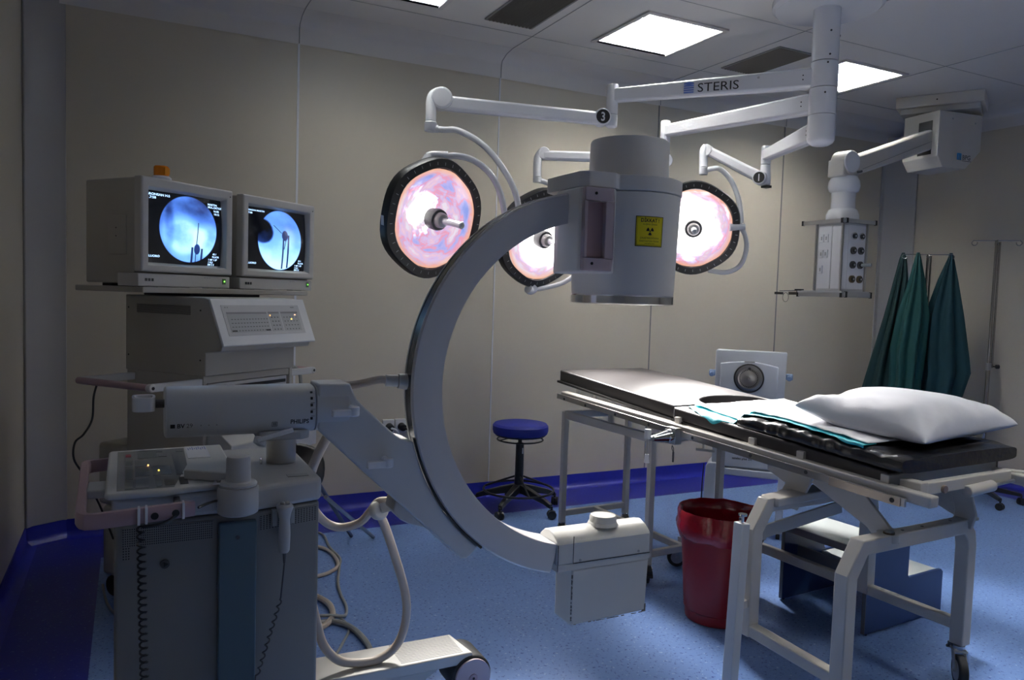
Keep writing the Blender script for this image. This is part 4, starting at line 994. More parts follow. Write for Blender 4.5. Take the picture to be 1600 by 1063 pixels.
def lamp_head(c_, n_, R_, top_dir, label_n, hot, seed, strength, hl=.20, pw=1.0, cone=70):
    """round lamp: c_ centre of reflector front, n_ direction it shines"""
    c_ = Vector(c_); n_ = Vector(n_).normalized(); up_v = Vector(top_dir); up_v = (up_v-n_*up_v.dot(n_)).normalized(); x_ = up_v.cross(n_).normalized()
    # local frame: X right, Y up, Z outwards
    T = Matrix(((x_.x, up_v.x, n_.x, c_.x), (x_.y, up_v.y, n_.y, c_.y), (x_.z, up_v.z, n_.z, c_.z), (0, 0, 0, 1)))
    if x_.dot(cr) < 0:
        T = Matrix(((-x_.x, up_v.x, n_.x, c_.x), (-x_.y, up_v.y, n_.y, c_.y), (-x_.z, up_v.z, n_.z, c_.z), (0, 0, 0, 1)))
    Ri = R_*.83
    def rev(g, prof, m=None, seg=56, poly=False):
        rg = []
        for r, h in prof:
            q = []
            for i in range(seg):
                a = 2*PI*i/seg; k = 1.0
                if poly: k = 1+.018*math.cos(6*(a-.52))
                q.append((max(r, 1e-4)*k*math.cos(a), max(r, 1e-4)*k*math.sin(a), h))
            rg.append(q)
        g.rings(rg, m, fr=T, cap=False)
    hd = thing_part('lamp_head', c_, SL_)
    g = G(); rev(g, [(Ri, -.006), (Ri+.004, .004), (R_-.006, -.002), (R_, -.014), (R_, -.060), (R_-.03, -.082), (Ri, -.084)], poly=True); g.build('rim', M_black, hd)
    g = G(); rev(g, [(R_-.035, -.080), (R_-.05, -.098), (R_*.7, -.125), (R_*.4, -.14), (1e-4, -.144)]); g.build('rear_dome', M_plate, hd)
    g = G(); seg = 56; rr = [.001, .25, .5, .75, .92, 1.0]
    vs_ = []; fs = []
    for j, q in enumerate(rr):
        for i in range(seg):
            a = 2*PI*i/seg; vs_.append((Ri*q*math.cos(a), Ri*q*math.sin(a), -.040+.034*q*q))
    for j in range(len(rr)-1):
        for i in range(seg): fs.append((j*seg+i, j*seg+(i+1) % seg, (j+1)*seg+(i+1) % seg, (j+1)*seg+i))
    g.poly(vs_, fs, mtx=T)
    inv = T.inverted()
    g.build('reflector', reflector_material('reflector_'+label_n, seed, hot, strength), hd, uvf=lambda co: ((inv @ co).x/Ri, (inv @ co).y/Ri))
    g = G()
    for i in range(36):
        a = 2*PI*i/36+.04; r0, r1 = Ri+.020, Ri+.036
        b_ = .0016; c2, s2 = math.cos(a), math.sin(a)
        g.poly([(r0*c2-b_*s2, r0*s2+b_*c2, .0046), (r0*c2+b_*s2, r0*s2-b_*c2, .0046), (r1*c2+b_*s2, r1*s2-b_*c2, .0030), (r1*c2-b_*s2, r1*s2+b_*c2, .0030)], [(0, 1, 2, 3)], mtx=T)
    g.build('rim_ticks', M_plate, hd, recalc=False)
    # hub and handle
    g = G(); rev(g, [(.056, -.04), (.060, .010), (.056, .028), (.040, .030)], seg=32); g.build('hub_ring', M_dark, hd)
    g = G(); rev(g, [(.043, .026), (.041, .050), (.034, .062), (.019, .066)], seg=28); g.build('hub', M_grey, hd)
    g = G(); rev(g, [(.019, .062), (.016, hl*.55), (.017, hl-.02), (.019, hl-.004), (.016, hl), (1e-4, hl)], seg=24); hn = g.build('sterile_handle', M_white, hd)
    g = G(); rev(g, [(.010, hl+.0005), (.010, hl+.0025), (1e-4, hl+.0026)], seg=18); g.build('handle_tip', M_plate, hn)
    # the beam of the lamp itself
    lt = bpy.data.lights.new('lamp_beam', 'SPOT'); lo = bpy.data.objects.new('lamp_beam', lt); COL.objects.link(lo)
    lt.energy = SPOT*pw; lt.spot_size = math.radians(cone); lt.spot_blend = .7; lt.shadow_soft_size = .16; lt.color = (1.0, .965, .93)
    return hd, lo, lt, T
def thing_part(name, loc, parent):
    o = bpy.data.objects.new(name, None); COL.objects.link(o); o.parent = parent; o.location = Vector(loc)-WORLD[parent.name]; o.empty_display_size = .1
    WORLD[o.name] = Vector(loc); return o
def aim(lo, p, tgt):
    lo.location = p; lo.rotation_euler = (Vector(tgt)-Vector(p)).to_track_quat('-Z', 'Y').to_euler()

nL = Vector((.30, -.93, -.20)); cL = Vector((1.487, 3.94, 1.898))
H1, b1, l1, T1 = lamp_head(cL, nL, .325, (.05, 0, 1), 'left', (-.38, .10, .50), 3.1, 2.2, .22, .80, 36)
aim(b1, cL+nL.normalized()*.10, (1.12, 2.40, .64))
nM = Vector((.15, -.96, -.24)); cM = Vector((2.461, 4.506, 1.877))
H2, b2, l2, T2 = lamp_head(cM, nM, .33, (0, 0, 1), 'middle', (.15, .10, 1.05), 7.7, 3.0, .18, 1.0, 52)
aim(b2, cM+nM.normalized()*.10, (2.74, 3.50, 1.0))
nR = Vector((-.58, -.79, -.20)); cR = Vector((3.432, 4.160, 1.990))
H3, b3, l3, T3 = lamp_head(cR, nR, .315, (0, 0, 1), 'right', (-.05, .05, .95), 12.4, 3.0, .18, .8, 50)
aim(b3, cR+nR.normalized()*.10, (2.85, 3.0, 1.0))
# yokes
g = G(); g.tube([(1.535, 4.198, 2.435), (1.60, 4.165, 2.432), (1.68, 4.115, 2.425), (1.80, 4.02, 2.335), (1.90, 3.93, 2.175), (1.945, 3.88, 2.03), (1.94, 3.86, 1.92)], .0175, seg=14)
g.cyl((1.535, 4.198, 2.435), (1.575, 4.178, 2.435), .022, seg=16); g.build('yoke_tube', M_white, SL_)
g = G(); g.tube([(1.53, 3.995, 2.243), (1.60, 3.965, 2.255), (1.69, 3.94, 2.238), (1.775, 3.905, 2.175), (1.835, 3.885, 2.075), (1.862, 3.87, 1.96), (1.875, 3.865, 1.90)], .0175, seg=14); g.tube([(1.875, 3.865, 1.90), (1.91, 3.863, 1.885), (1.94, 3.86, 1.915)], .019, seg=12); g.build('yoke_tube', M_white, SL_)
g = G(); g.lathe([(.058, 0), (.052, .02), (.036, .055), (.028, .075)], (1.452, 4.01, 2.175), axis=(.15, 0, 1), seg=28); g.tube([(1.455, 4.01, 2.235), (1.48, 4.005, 2.247), (1.56, 3.985, 2.25)], .028, seg=16); g.build('head_bracket', M_white, SL_)
g = G(); g.lathe([(.070, 0), (.072, .012), (.056, .025)], (1.445, 4.00, 2.155), axis=(.15, .1, 1), seg=28); g.build('bracket_boot', M_black, SL_, bevel=.003)
# middle lamp arm
g = G(); spring(g, (3.243, 4.27, 2.455), (2.53, 4.68, 2.462), .070, .065, .055); g.build('spring_arm', M_white, SL_, bevel=.004)
g = G(); disc(g, (3.243, 4.262, 2.44), nv, .045, .09); disc(g, (2.535, 4.680, 2.475), nv, .042, .06); g.build('pivot_cover', M_white, SL_, bevel=.004)
g = G(); disc(g, (3.243, 4.262, 2.36), (0, 0, 1), .030, .03); g.build('joint_bumper', M_black, SL_)
g = G(); g.tube([(2.525, 4.68, 2.49), (2.500, 4.69, 2.45), (2.493, 4.685, 2.38), (2.490, 4.675, 2.31)], .028, seg=14); g.lathe([(.030, 2.275), (.031, 2.31)], (2.489, 4.672, 0), seg=20); g.build('drop_link', M_white, SL_)
g = G(); g.tube([(2.489, 4.672, 2.29), (2.54, 4.64, 2.275), (2.61, 4.60, 2.235), (2.70, 4.555, 2.13), (2.76, 4.52, 2.00), (2.765, 4.50, 1.88)], .0175, seg=14); g.tube([(2.765, 4.50, 1.90), (2.80, 4.48, 1.87), (2.775, 4.49, 1.72), (2.66, 4.55, 1.60), (2.48, 4.60, 1.545)], .016, seg=12); g.build('yoke_tube', M_white, SL_)
g = G(); g.tube([(2.46, 4.60, 1.56), (2.43, 4.60, 1.535), (2.40, 4.585, 1.545)], .03, seg=14); g.build('head_bracket', M_white, SL_)
# right lamp arm
g = G(); spring(g, (3.800, 3.925, 2.335), (3.572, 4.215, 2.540), .075, .062, .058); g.build('spring_arm', M_white, SL_, bevel=.004)
nr = Vector((-.85, -.52, 0)).normalized(); xr = Vector((.52, -.85, 0)).normalized()
g = G(); disc(g, (3.790, 3.925, 2.335), nr, .046, .085); disc(g, (3.570, 4.218, 2.540), nr, .040, .06); g.build('pivot_cover', M_white, SL_, bevel=.004)
g = G(); disc(g, Vector((3.790, 3.925, 2.335))+nr*.044, nr, .037, .003, M_ink)
text(g, '1', .065, lambda x, y: Vector((3.790, 3.925, 2.335))+nr*.0465+xr*x+Vector((0, 0, 1))*(y-.023), M_white, bold=True, ratio=.7, align='CENTER'); g.build('number_badge', None, SL_, recalc=False, label='black disc with a white 1')
g = G(); g.box((3.80, 3.88, 2.272), (3.85, 3.93, 2.288)); g.build('joint_bumper', M_black, SL_, bevel=.002)
g = G(); g.tube([(3.565, 4.222, 2.565), (3.550, 4.228, 2.535), (3.548, 4.225, 2.47), (3.545, 4.218, 2.42)], .029, seg=14); g.lathe([(.028, 2.372), (.030, 2.378), (.030, 2.42)], (3.543, 4.214, 0), seg=20); g.build('drop_link', M_white, SL_)
g = G(); g.tube([(3.543, 4.214, 2.395), (3.585, 4.18, 2.412), (3.635, 4.150, 2.41), (3.70, 4.11, 2.335), (3.745, 4.08, 2.215), (3.762, 4.065, 2.10), (3.76, 4.06, 2.015)], .0175, seg=14)
g.tube([(3.76, 4.06, 2.02), (3.785, 4.04, 1.96), (3.795, 4.03, 1.88), (3.775, 4.04, 1.78), (3.73, 4.06, 1.725), (3.66, 4.10, 1.70), (3.58, 4.16, 1.715)], .0165, seg=14); g.build('yoke_tube', M_white, SL_)
g = G(); g.cyl((3.765, 4.055, 2.018), (3.70, 3.985, 2.010), .022, seg=18); g.cyl((3.715, 3.97, 2.010), (3.625, 4.02, 2.002), .020, .026, seg=18); g.build('yoke_pivot', M_white, SL_, bevel=.003)
# small sticker on left lamp rim
g = G(); g.poly([T1 @ Vector((-.3268+.0, -.03, -.022)), T1 @ Vector((-.3268, -.03, -.048)), T1 @ Vector((-.303, -.125, -.048)), T1 @ Vector((-.303, -.125, -.022))], [(0, 1, 2, 3)]); g.build('rim_label', M_logob if 0 else M_paper, H1, recalc=False)
for lo_, pr_ in ((b1, H1), (b2, H2), (b3, H3)):
    mw = lo_.location.copy(); lo_.parent = SL_; lo_.location = mw-WORLD[SL_.name]

# ================================================================== CEILING PENDANT
PD = thing('ceiling_pendant', (4.53, 3.87, 1.57), 'white ceiling supply pendant with a jointed arm and a gas and socket column', 'medical pendant')
BF = frame((5.665, 4.37, 0), -61)
g = G(); g.prism([(0, -.02), (.63, -.02), (.63, .40), (.45, .60), (.15, .60), (0, .40)], 3.13, H-.001, axis='Z', fr=BF); g.prism([(.03, .02), (.60, .02), (.60, .38), (.44, .56), (.16, .56), (.03, .38)], 3.085, 3.131, axis='Z', fr=BF); g.build('ceiling_plate', M_warmw, PD, bevel=.006)
g = G(); g.cyl(BF @ Vector((.30, -.020, 3.175)), BF @ Vector((.30, -.0225, 3.175)), .006, seg=10); g.build('plate_screw', M_black, PD)
KF = frame((5.675, 3.985, 0), -7)
g = G(); pts = [(0, 3.055), (0, 2.70), (.06, 2.615), (.30, 2.615), (.455, 2.77), (.455, 3.055)]
g.prism(pts, 0, .34, fr=KF); hb = g.build('bearing_housing', M_warmw, PD, bevel=.006, bseg=2)
g = G(); g.box((-.0015, .06, 2.72), (.004, .19, 2.985), fr=KF); g.build('arm_slot', M_black, hb)
g = G()
for x, z in ((.14, 3.0), (.38, 2.985)): g.cyl(KF @ Vector((x, -.0005, z)), KF @ Vector((x, -.003, z)), .007, seg=10)
g.build('housing_screw', M_plate, hb)
g = G()
text(g, 'BPG', .052, lambda x, y: KF @ Vector((.262+x, -.0015, 2.69+y)), M_inkg, bold=True, ratio=.95); g.box((.265, -.0012, 2.678), (.36, .0, 2.682), M_inkg, fr=KF); g.build('maker_lettering', None, hb, recalc=False)
g = G()
for i in range(3): g.box((.208+i*.016, -.0015, 2.685), (.220+i*.016, 0, 2.735), M_logoc, fr=KF)
g.box((.208, -.0015, 2.730), (.252, 0, 2.738), M_logoc, fr=KF); g.build('emblem', None, hb)
C0 = Vector((4.53, 3.875, 0))
ae = Vector((4.585, 3.885, 2.485)); as_ = KF @ Vector((.06, .12, 2.855))
g = G(); box_arm(g, as_, ae, .085, .155, .085, .135); pa = g.build('pendant_arm', M_warmw, PD, bevel=.004)
g = G(); g.tube([as_+Vector((-.02, -.047, -.02)), ae+Vector((.08, -.047, -.012))], .0015, seg=5, sub=1); g.build('arm_seam', M_inkg, pa)
g = G(); g.lathe([(.085, 0), (.085, .12)], (4.50, 3.92, 2.50), axis=(.15, -1, 0), seg=32); g.prism([(4.43, 3.80), (4.62, 3.83), (4.60, 3.95), (4.42, 3.93)], 2.40, 2.52, axis='Z'); g.build('elbow', M_warmw, PD, bevel=.008)
g = G(); g.cyl((4.50, 3.80, 2.50), (4.50, 3.785, 2.50), .075, seg=30); g.build('elbow_cap', M_white, PD, bevel=.004)
g = G()
for x, z in ((4.545, 2.46), (4.60, 2.445)): g.cyl((x, 3.826, z), (x, 3.79, z), .008, seg=10)
g.build('elbow_screw', M_dark, PD)
g = G(); g.lathe([(.105, 2.078), (.112, 2.10), (.110, 2.14), (.098, 2.172), (.083, 2.182), (.080, 2.24), (.083, 2.295), (.098, 2.305), (.108, 2.335), (.104, 2.375), (.088, 2.405), (.080, 2.41)], (C0.x, C0.y, 0), seg=44); g.build('swivel_column', M_white, PD, sharp=50)
HX, HY = 4.415, 3.765
g = G(); g.box((HX, HY, 1.60), (HX+.235, HY+.215, 2.075)); g.build('service_head', mat('service_white', (.56, .57, .58), rough=.35), PD, bevel=.004)
g = G(); g.box((HX+.062, HY-.003, 1.615), (HX+.225, HY+.002, 2.06)); g.box((HX+.005, HY-.002, 1.615), (HX+.056, HY+.002, 2.06)); g.build('gas_panel', M_white, PD, bevel=.001)
g = G(); g.box((HX-.003, HY+.09, 1.615), (HX+.002, HY+.20, 2.06)); g.box((HX-.002, HY+.012, 1.615), (HX+.002, HY+.082, 2.06)); g.build('socket_panel', M_white, PD, bevel=.001)
for j, z in enumerate((1.985, 1.885, 1.785, 1.685)):
    for i, x in enumerate((.105, .180)):
        g = G(); g.cyl((HX+x, HY-.003, z), (HX+x, HY-.016, z), .026, seg=24, m=(M_chrome if j == 0 else M_dark if j < 3 else M_brown)); g.cyl((HX+x, HY-.010, z), (HX+x, HY-.024, z), .017, seg=20, m=M_black); g.cyl((HX+x, HY-.02, z), (HX+x, HY-.026, z), .007, seg=12, m=M_plate)
        if j == 2 and i == 1: g.cyl((HX+x, HY-.02, z), (HX+x+.02, HY-.085, z+.002), .012, seg=14, m=M_plate)
        g.build('gas_outlet', None, PD)
for z, ys in ((1.97, (.115, .155)), (1.86, (.115, .155)), (1.75, (.155,))):
    for y in ys:
        g = G(); g.box((HX-.010, HY+y, z-.028), (HX-.002, HY+y+.034, z+.028), M_white); g.box((HX-.0115, HY+y+.011, z-.012), (HX-.0095, HY+y+.022, z+.012), M_plate); g.build('power_socket', None, PD, bevel=.001)
g = G()
for x, y in ((HX-.005, HY-.005), (HX+.240, HY-.005), (HX-.005, HY+.22)): g.cyl((x, y, 1.59), (x, y, 2.085), .0085, seg=14)
g.build('corner_rod', M_steel, PD)
def rail_frame(z, x0, x1, y0, y1, h=.028):
    g = G(); g.box((x0, y0-.008, z-h/2), (x1, y0, z+h/2)); g.box((x0-.008, y0, z-h/2), (x0, y1, z+h/2)); r = g.build('equipment_rail', M_alu, PD, bevel=.001)
    g = G()
    for lo, hi in (((x0-.012, y1-.014), (x0+.004, y1)), ((x1-.012, y0-.012), (x1, y0+.004)), ((x0+.006, y0-.012), (x0+.022, y0+.004)), ((x0-.012, y0+.008), (x0+.004, y0+.026))): g.box((lo[0], lo[1], z-h/2-.003), (hi[0], hi[1], z+h/2+.003))
    g.build('rail_end_cap', M_black, r)
rail_frame(2.085, HX-.02, HX+.29, HY-.03, HY+.34)
rail_frame(1.575, HX-.005, HX+.265, HY-.04, HY+.37, .036)
g = G(); g.prism([(HX-.02, HY-.03), (HX+.26, HY-.03), (HX+.26, HY+.24), (HX-.02, HY+.24)], 2.0755, 2.086, axis='Z'); g.build('deck_plate', mat('service_white', (0, 0, 0)), PD, bevel=.001)
g = G(); g.prism([(HX-.02, HY-.035), (HX+.26, HY-.035), (HX+.26, HY+.36), (HX-.02, HY+.36)], 1.585, 1.600, axis='Z'); g.build('deck_plate', mat('service_white', (0, 0, 0)), PD, bevel=.001)
g = G(); g.bar((HX-.012, HY+.36, 1.577), (HX-.012, HY+.44, 1.577), .022, .020, M_black); g.bar((HX-.012, HY+.51, 1.577), (HX-.012, HY+.58, 1.578), .020, .018, M_black); g.bar((HX-.012, HY+.32, 1.604), (HX-.012, HY+.38, 1.604), .03, .012, M_black)
g.tube([(HX-.012, HY+.33, 1.60), (HX-.012, HY+.54, 1.594)], .003, seg=6, sub=1, m=M_dark)
lp = [(HX-.03, HY+.46+.028*math.sin(2*PI*i/20), 1.555-.034*math.cos(2*PI*i/20)-.008) for i in range(21)]
g.tube(lp, .0018, seg=5, sub=1, m=M_black); g.build('rail_clamp', None, PD)

# ================================================================== OPERATING TABLE
TT = frame((2.958, 1.864, 0), 3.0)
def tv(u, v, z): return TT @ Vector((u, v, z))
OT = thing('operating_table', tv(-.25, 1.0, 0), 'long wheeled operating table with black pads and cream painted tube frame', 'operating table')
def tb_(g, a, b_, w_=.045, h_=.045, m=None): g.bar(tv(*a), tv(*b_), w_, h_, m)
# pads (surface rises towards the far end)
def padz(v): return .955+(v/2.25)*.095 if v < 1.22 else .982+(v-1.22)*.066
def slab(outline, zt, th, inset=.0):
    g = G(); n = len(outline)
    top = [(x, y, zt(y)) for x, y in outline]; bot = [(x, y, zt(y)-th) for x, y in outline]
    g.poly([tv(*p) for p in top]+[tv(*p) for p in bot], [tuple(range(n)), tuple(range(2*n-1, n-1, -1))]+[(i, i+n, (i+1) % n+n, (i+1) % n) for i in range(n)])
    return g
zfar = lambda v: .972+(v-1.20)*.070
znear = lambda v: .895+(v)*.062
# far pad with a half round notch at its near edge
ol = [(-.455, 2.26), (-.455, 1.205)]
ol += [(-.235+.0, 1.205)]
for i in range(1, 16):
    a = PI-PI*i/16; ol.append((.0+.235*math.cos(a), 1.205+.17*math.sin(a)))
ol += [(.235, 1.205), (.255, 1.205), (.235, 1.90), (.19, 2.26)]
g = slab(ol, zfar, .066); g.build('leg_pad', M_vinylt, OT, bevel=.008, bseg=3)
g = slab([(-.475, 1.190), (-.475, .02), (.26, .02), (.26, 1.190)], znear, .060)
g.build('seat_pad', M_vinylt, OT, bevel=.010, bseg=3)
g = slab([(-.470, 2.265), (-.470, 1.21), (.26, 1.21), (.20, 2.265)], lambda v: zfar(v)-.066, .012); g.build('pad_board', M_black, OT)
g = slab([(-.478, 1.195), (-.478, .0), (.30, .0), (.30, 1.195)], lambda v: znear(v)-.060, .012); g.build('pad_board', M_black, OT)
# rails
zr = lambda v: .852+(v+.15)*.0335
for u in (-.49, .20):
    g = G(); g.bar(tv(u, -.17, zr(-.17)-.020), tv(u, 2.15, zr(2.15)-.020), .052, .040); rl = g.build('side_beam', M_warmw, OT, bevel=.006, bseg=3)
    g = G(); s_ = -1 if u < 0 else 1; g.bar(tv(u+s_*.040, -.09, zr(-.09)-.040), tv(u+s_*.040, 2.16, zr(2.16)-.030), .010, .030); ar = g.build('accessory_rail', M_steel, OT, bevel=.001)
    g = G()
    for v in (.0, .33, .62, .98, 1.3, 1.58, 1.86, 2.08): g.cyl(tv(u+s_*.044, v, zr(v)-.036), tv(u+s_*.047, v, zr(v)-.036), .008, seg=14); g.cyl(tv(u+s_*.02, v, zr(v)-.036), tv(u+s_*.036, v, zr(v)-.036), .009, seg=10)
    g.build('rail_bolt', M_dark, ar)
# cross blocks between beams and pads
for v in (.02, .40, .66, 1.14):
    g = G(); z = zr(v); g.bar(tv(-.492, v, z+.010), tv(.205, v, z+.010), .035, .040); g.build('cross_member', M_warmw, OT, bevel=.003)
for v in (2.06, 1.88):
    g = G(); pt = zfar(v)-.079; g.cyl(tv(-.45, v, zr(v)-.005), tv(-.45, v, pt), .013); g.cyl(tv(.17, v, zr(v)-.005), tv(.17, v, pt), .013); g.build('support_post', M_warmw, OT)
# far rectangular frame
FU0, FU1, FV0, FV1, FZ = -.455, .035, 1.36, 2.18, .798
for (a, b_) in (((FU0, FV0), (FU1, FV0)), ((FU0, FV1), (FU1, FV1)), ((FU0, FV0), (FU0, FV1)), ((FU1, FV0), (FU1, FV1))):
    g = G(); tb_(g, (a[0], a[1], FZ-.02), (b_[0], b_[1], FZ-.02), .030, .045); g.build('frame_tube', M_warmw, OT, bevel=.003)
for u in (FU0, FU1):
    for v in (FV0, FV1):
        g = G(); tb_(g, (u, v, .10), (u, v, FZ), .034, .034); g.build('leg', M_warmw, OT, bevel=.003)
for v in (FV0, FV1):
    g = G(); tb_(g, (FU0, v, .165), (FU1, v, .165), .030, .034); g.build('stretcher', M_warmw, OT, bevel=.003)
g = G(); tb_(g, ((FU0+FU1)/2, FV0, .165), ((FU0+FU1)/2, FV1, .165), .030, .034); g.build('stretcher', M_warmw, OT, bevel=.003)
g = G(); g.bar(tv(FU0+.02, 1.75, FZ-.005), tv(FU0+.02, 1.75, zr(1.75)-.04), .02, .02); g.bar(tv(FU1, 1.75, FZ-.005), tv(.18, 1.75, zr(1.75)-.04), .02, .02); g.build('frame_post', M_warmw, OT)
# near U frames
def uframe(v, ul, ur, zt, zl, zrt):
    """inverted U with chamfered corners, swept square tube"""
    c_ = .085; P = [(ul, zl), (ul, zt-c_*1.15), (ul+c_*.75, zt), (ur-c_*.55, zt), (ur-.01, zt-c_*.45), (ur, zt-c_*1.0), (ur, zrt)]
    rg = []
    for i, p in enumerate(P):
        a = Vector(P[max(i-1, 0)]); b_ = Vector(P[min(i+1, len(P)-1)]); q = Vector(p)
        d1 = (q-a).normalized() if i > 0 else (b_-q).normalized(); d2_ = (b_-q).normalized() if i < len(P)-1 else d1
        t = (d1+d2_).normalized(); n_ = Vector((-t.y, t.x)); k = .5*.055/max(.3, n_.dot(Vector((-d1.y, d1.x))))
        rg.append([tv(q.x+n_.x*k*s1, v+s2*.0275, q.y+n_.y*k*s1) for s1, s2 in ((-1, -1), (1, -1), (1, 1), (-1, 1))])
    g = G(); g.rings(rg); return g
uframe(0, -.705, .022, .648, .15, .16).build('near_leg_frame', M_warmw, OT, bevel=.004)
uframe(.43, -.705, .022, .690, .165, .22).build('far_leg_frame', M_warmw, OT, bevel=.004)
g = G(); tb_(g, (-.705, 0, .170), (-.705, .43, .192), .05, .045); g.build('stretcher', M_warmw, OT, bevel=.004)
g = G(); tb_(g, (.022, 0, .236), (.022, FV0, .236), .038, .045); g.build('stretcher', M_warmw, OT, bevel=.004)
g = G(); tb_(g, (-.58, .50, .545), (-.08, .50, .600), .012, .055); tb_(g, (-.60, .47, .55), (-.60, .50, .545), .03, .05); g.build('cross_brace', M_warmw, OT, bevel=.002)
g = G(); tb_(g, (-.62, .43, .700), (.03, .43, .722), .09, .035); g.build('torsion_box', M_warmw, OT, bevel=.005)
g = G(); g.bar(tv(-.822, .403, .004), tv(-.785, .415, .635), .050, .040); po = g.build('side_post', mat('post_white', (.70, .71, .70), rough=.3), OT, bevel=.003)
g = G(); g.cyl(tv(-.79, .408, .64), tv(-.79, .408, .665), .006, m=M_chrome); g.cyl(tv(-.79, .408, .665), tv(-.79, .408, .673), .017, seg=18, m=M_chrome); g.cyl(tv(-.775, .43, .64), tv(-.775, .43, .650), .009, seg=6, m=M_chrome); g.build('clamp_bolt', None, po)
g = G(); tb_(g, (-.80, .41, .30), (-.70, .43, .30), .02, .03); g.build('post_bracket', M_warmw, OT)
# scissor links
def plate_link(pts, u0, u1, name='scissor_link'):
    g = G(); g.prism(pts, u0, u1, axis='X', fr=TT); return g.build(name, M_warmw, OT, bevel=.004)
plate_link([(.60, .815), (.60, .778), (.50, .742), (.545, .655), (.545, .640), (.435, .640), (.37, .77), (.37, .815)], -.452, -.440)
plate_link([(.34, .815), (.15, .815), (-.01, .675), (-.03, .640), (.03, .620), (.075, .640), (.10, .665), (.36, .775)], -.462, -.448)
plate_link([(.12, .815), (-.03, .79), (-.055, .70), (-.04, .640), (.04, .640), (.03, .70), (.05, .78)], -.02, -.008)
plate_link([(.34, .80), (.15, .80), (-.01, .675), (.02, .640), (.10, .665), (.36, .76)], .06, .07)
for u, v, z in ((-.50, .50, .705), (-.50, -.005, .672), (-.5, .0, .672)):
    pass
for u, v, z in ((-.455, .475, .712), (-.475, .005, .675)):
    g = G(); g.cyl(tv(u, v, z-.03), tv(u, v, z), .040, seg=32); fl = g.build('pivot_plate', M_warmw, OT, bevel=.003)
    g = G(); g.cyl(tv(u-.012, v-.012, z), tv(u-.012, v-.012, z+.012), .016, seg=6, m=M_steel); g.cyl(tv(u-.012, v-.012, z), tv(u-.012, v-.012, z+.006), .020, seg=18, m=M_brown); g.build('pivot_bolt', None, fl)
g = G(); tb_(g, (-.03, 0, .672), (.05, 0, .672), .06, .012); g.build('pivot_plate', M_warmw, OT, bevel=.003)
g = G()
for u in (-.40, -.28, -.10): g.cyl(tv(u, -.002, .6755), tv(u, -.002, .6765), .006, seg=10)
g.build('plug_hole', M_dark, OT)
# brass coloured end piece of accessory rail
g = G(); g.bar(tv(-.5375, -.075, zr(-.075)-.042), tv(-.5375, .22, zr(.22)-.042), .003, .030); g.build('rail_end_plate', M_cream, OT)
g = G(); g.cyl(tv(-.5392, -.045, zr(-.045)-.041), tv(-.5410, -.045, zr(-.045)-.041), .009, seg=18); g.build('rail_end_screw', M_black, OT)
# end mechanism under the near end
g = G(); tb_(g, (-.40, -.06, .845), (.17, -.06, .845), .035, .045); tb_(g, (-.44, -.02, .85), (-.44, -.10, .85), .05, .06); g.build('end_beam', M_warmw, OT, bevel=.004)
g = G(); g.cyl(tv(-.15, -.085, .815), tv(.02, -.085, .822), .022, seg=20); g.build('gas_cylinder', M_warmw, OT, bevel=.003)
g = G(); g.cyl(tv(.02, -.085, .822), tv(.17, -.085, .828), .007, seg=14); g.build('piston_rod', M_steel, OT)
g = G(); g.cyl(tv(-.29, -.078, .838), tv(-.29, -.090, .838), .015, seg=20); g.build('pivot_pin', mat('copper_pin', (.33, .24, .19), rough=.4, metal=.3), OT, bevel=.002)
g = G(); tb_(g, (.17, -.04, .845), (.33, -.12, .828), .03, .045); tb_(g, (.26, -.08, .800), (.46, -.20, .79), .02, .02); g.build('side_extension', M_warmw, OT, bevel=.004)
g = G(); g.cyl(tv(.33, -.145, .815), tv(.335, -.12, .815), .016, seg=18); g.build('extension_knob', M_black, OT)
# castors
def castor(u, v, r, ang, label=None, dz=.0):
    c_ = tv(u, v, 0); a = math.radians(ang); d = Vector((math.cos(a), math.sin(a), 0)); n_ = Vector((-d.y, d.x, 0)); wc = c_+d*.028+Vector((0, 0, r))
    g = G(); g.cyl(wc-n_*.016, wc+n_*.016, r, seg=36); wh = g.build('castor', M_rubber, OT, bevel=.006, bseg=3)
    g = G(); g.cyl(wc-n_*.017, wc+n_*.017, r*.66, seg=30, m=M_alu); g.cyl(wc-n_*.028, wc+n_*.028, .007, seg=12, m=M_steel); g.build('castor_hub', None, wh)
    g = G()
    for s_ in (-1, 1):
        o_ = n_*.021*s_; g.bar(wc+o_, c_+o_+Vector((0, 0, 2*r+.012)), .004, .034, M_steel, up=d)
    g.bar(c_-n_*.026+Vector((0, 0, 2*r+.012)), c_+n_*.026+Vector((0, 0, 2*r+.012)), .05, .008, M_steel)
    g.cyl(c_+Vector((0, 0, 2*r+.01)), c_+Vector((0, 0, 2*r+.032)), .022, seg=20, m=M_chrome); g.build('castor_fork', None, wh, bevel=.001)
    g = G(); g.bar(c_-d*.012+Vector((0, 0, 2*r+.018)), c_-d*.075+Vector((0, 0, 2*r+.006)), .040, .018); g.bar(c_-d*.05+Vector((0, 0, 2*r+.01)), c_-d*.085+Vector((0, 0, 2*r-.012)), .044, .012); g.build('brake_pedal', M_black, wh, bevel=.003)
castor(.022, 0, .061, -165+35)
castor(-.705, 0, .052, 200); castor(-.09, 1.50, .052, 150)
g = G(); tb_(g, (-.09, 1.36, .165), (-.09, 1.52, .150), .030, .03); g.build('castor_bracket', M_warmw, OT)
castor(FU0, FV1, .040, 60); castor(FU1, FV1, .040, 60); castor(FU0, FV0, .040, 60)
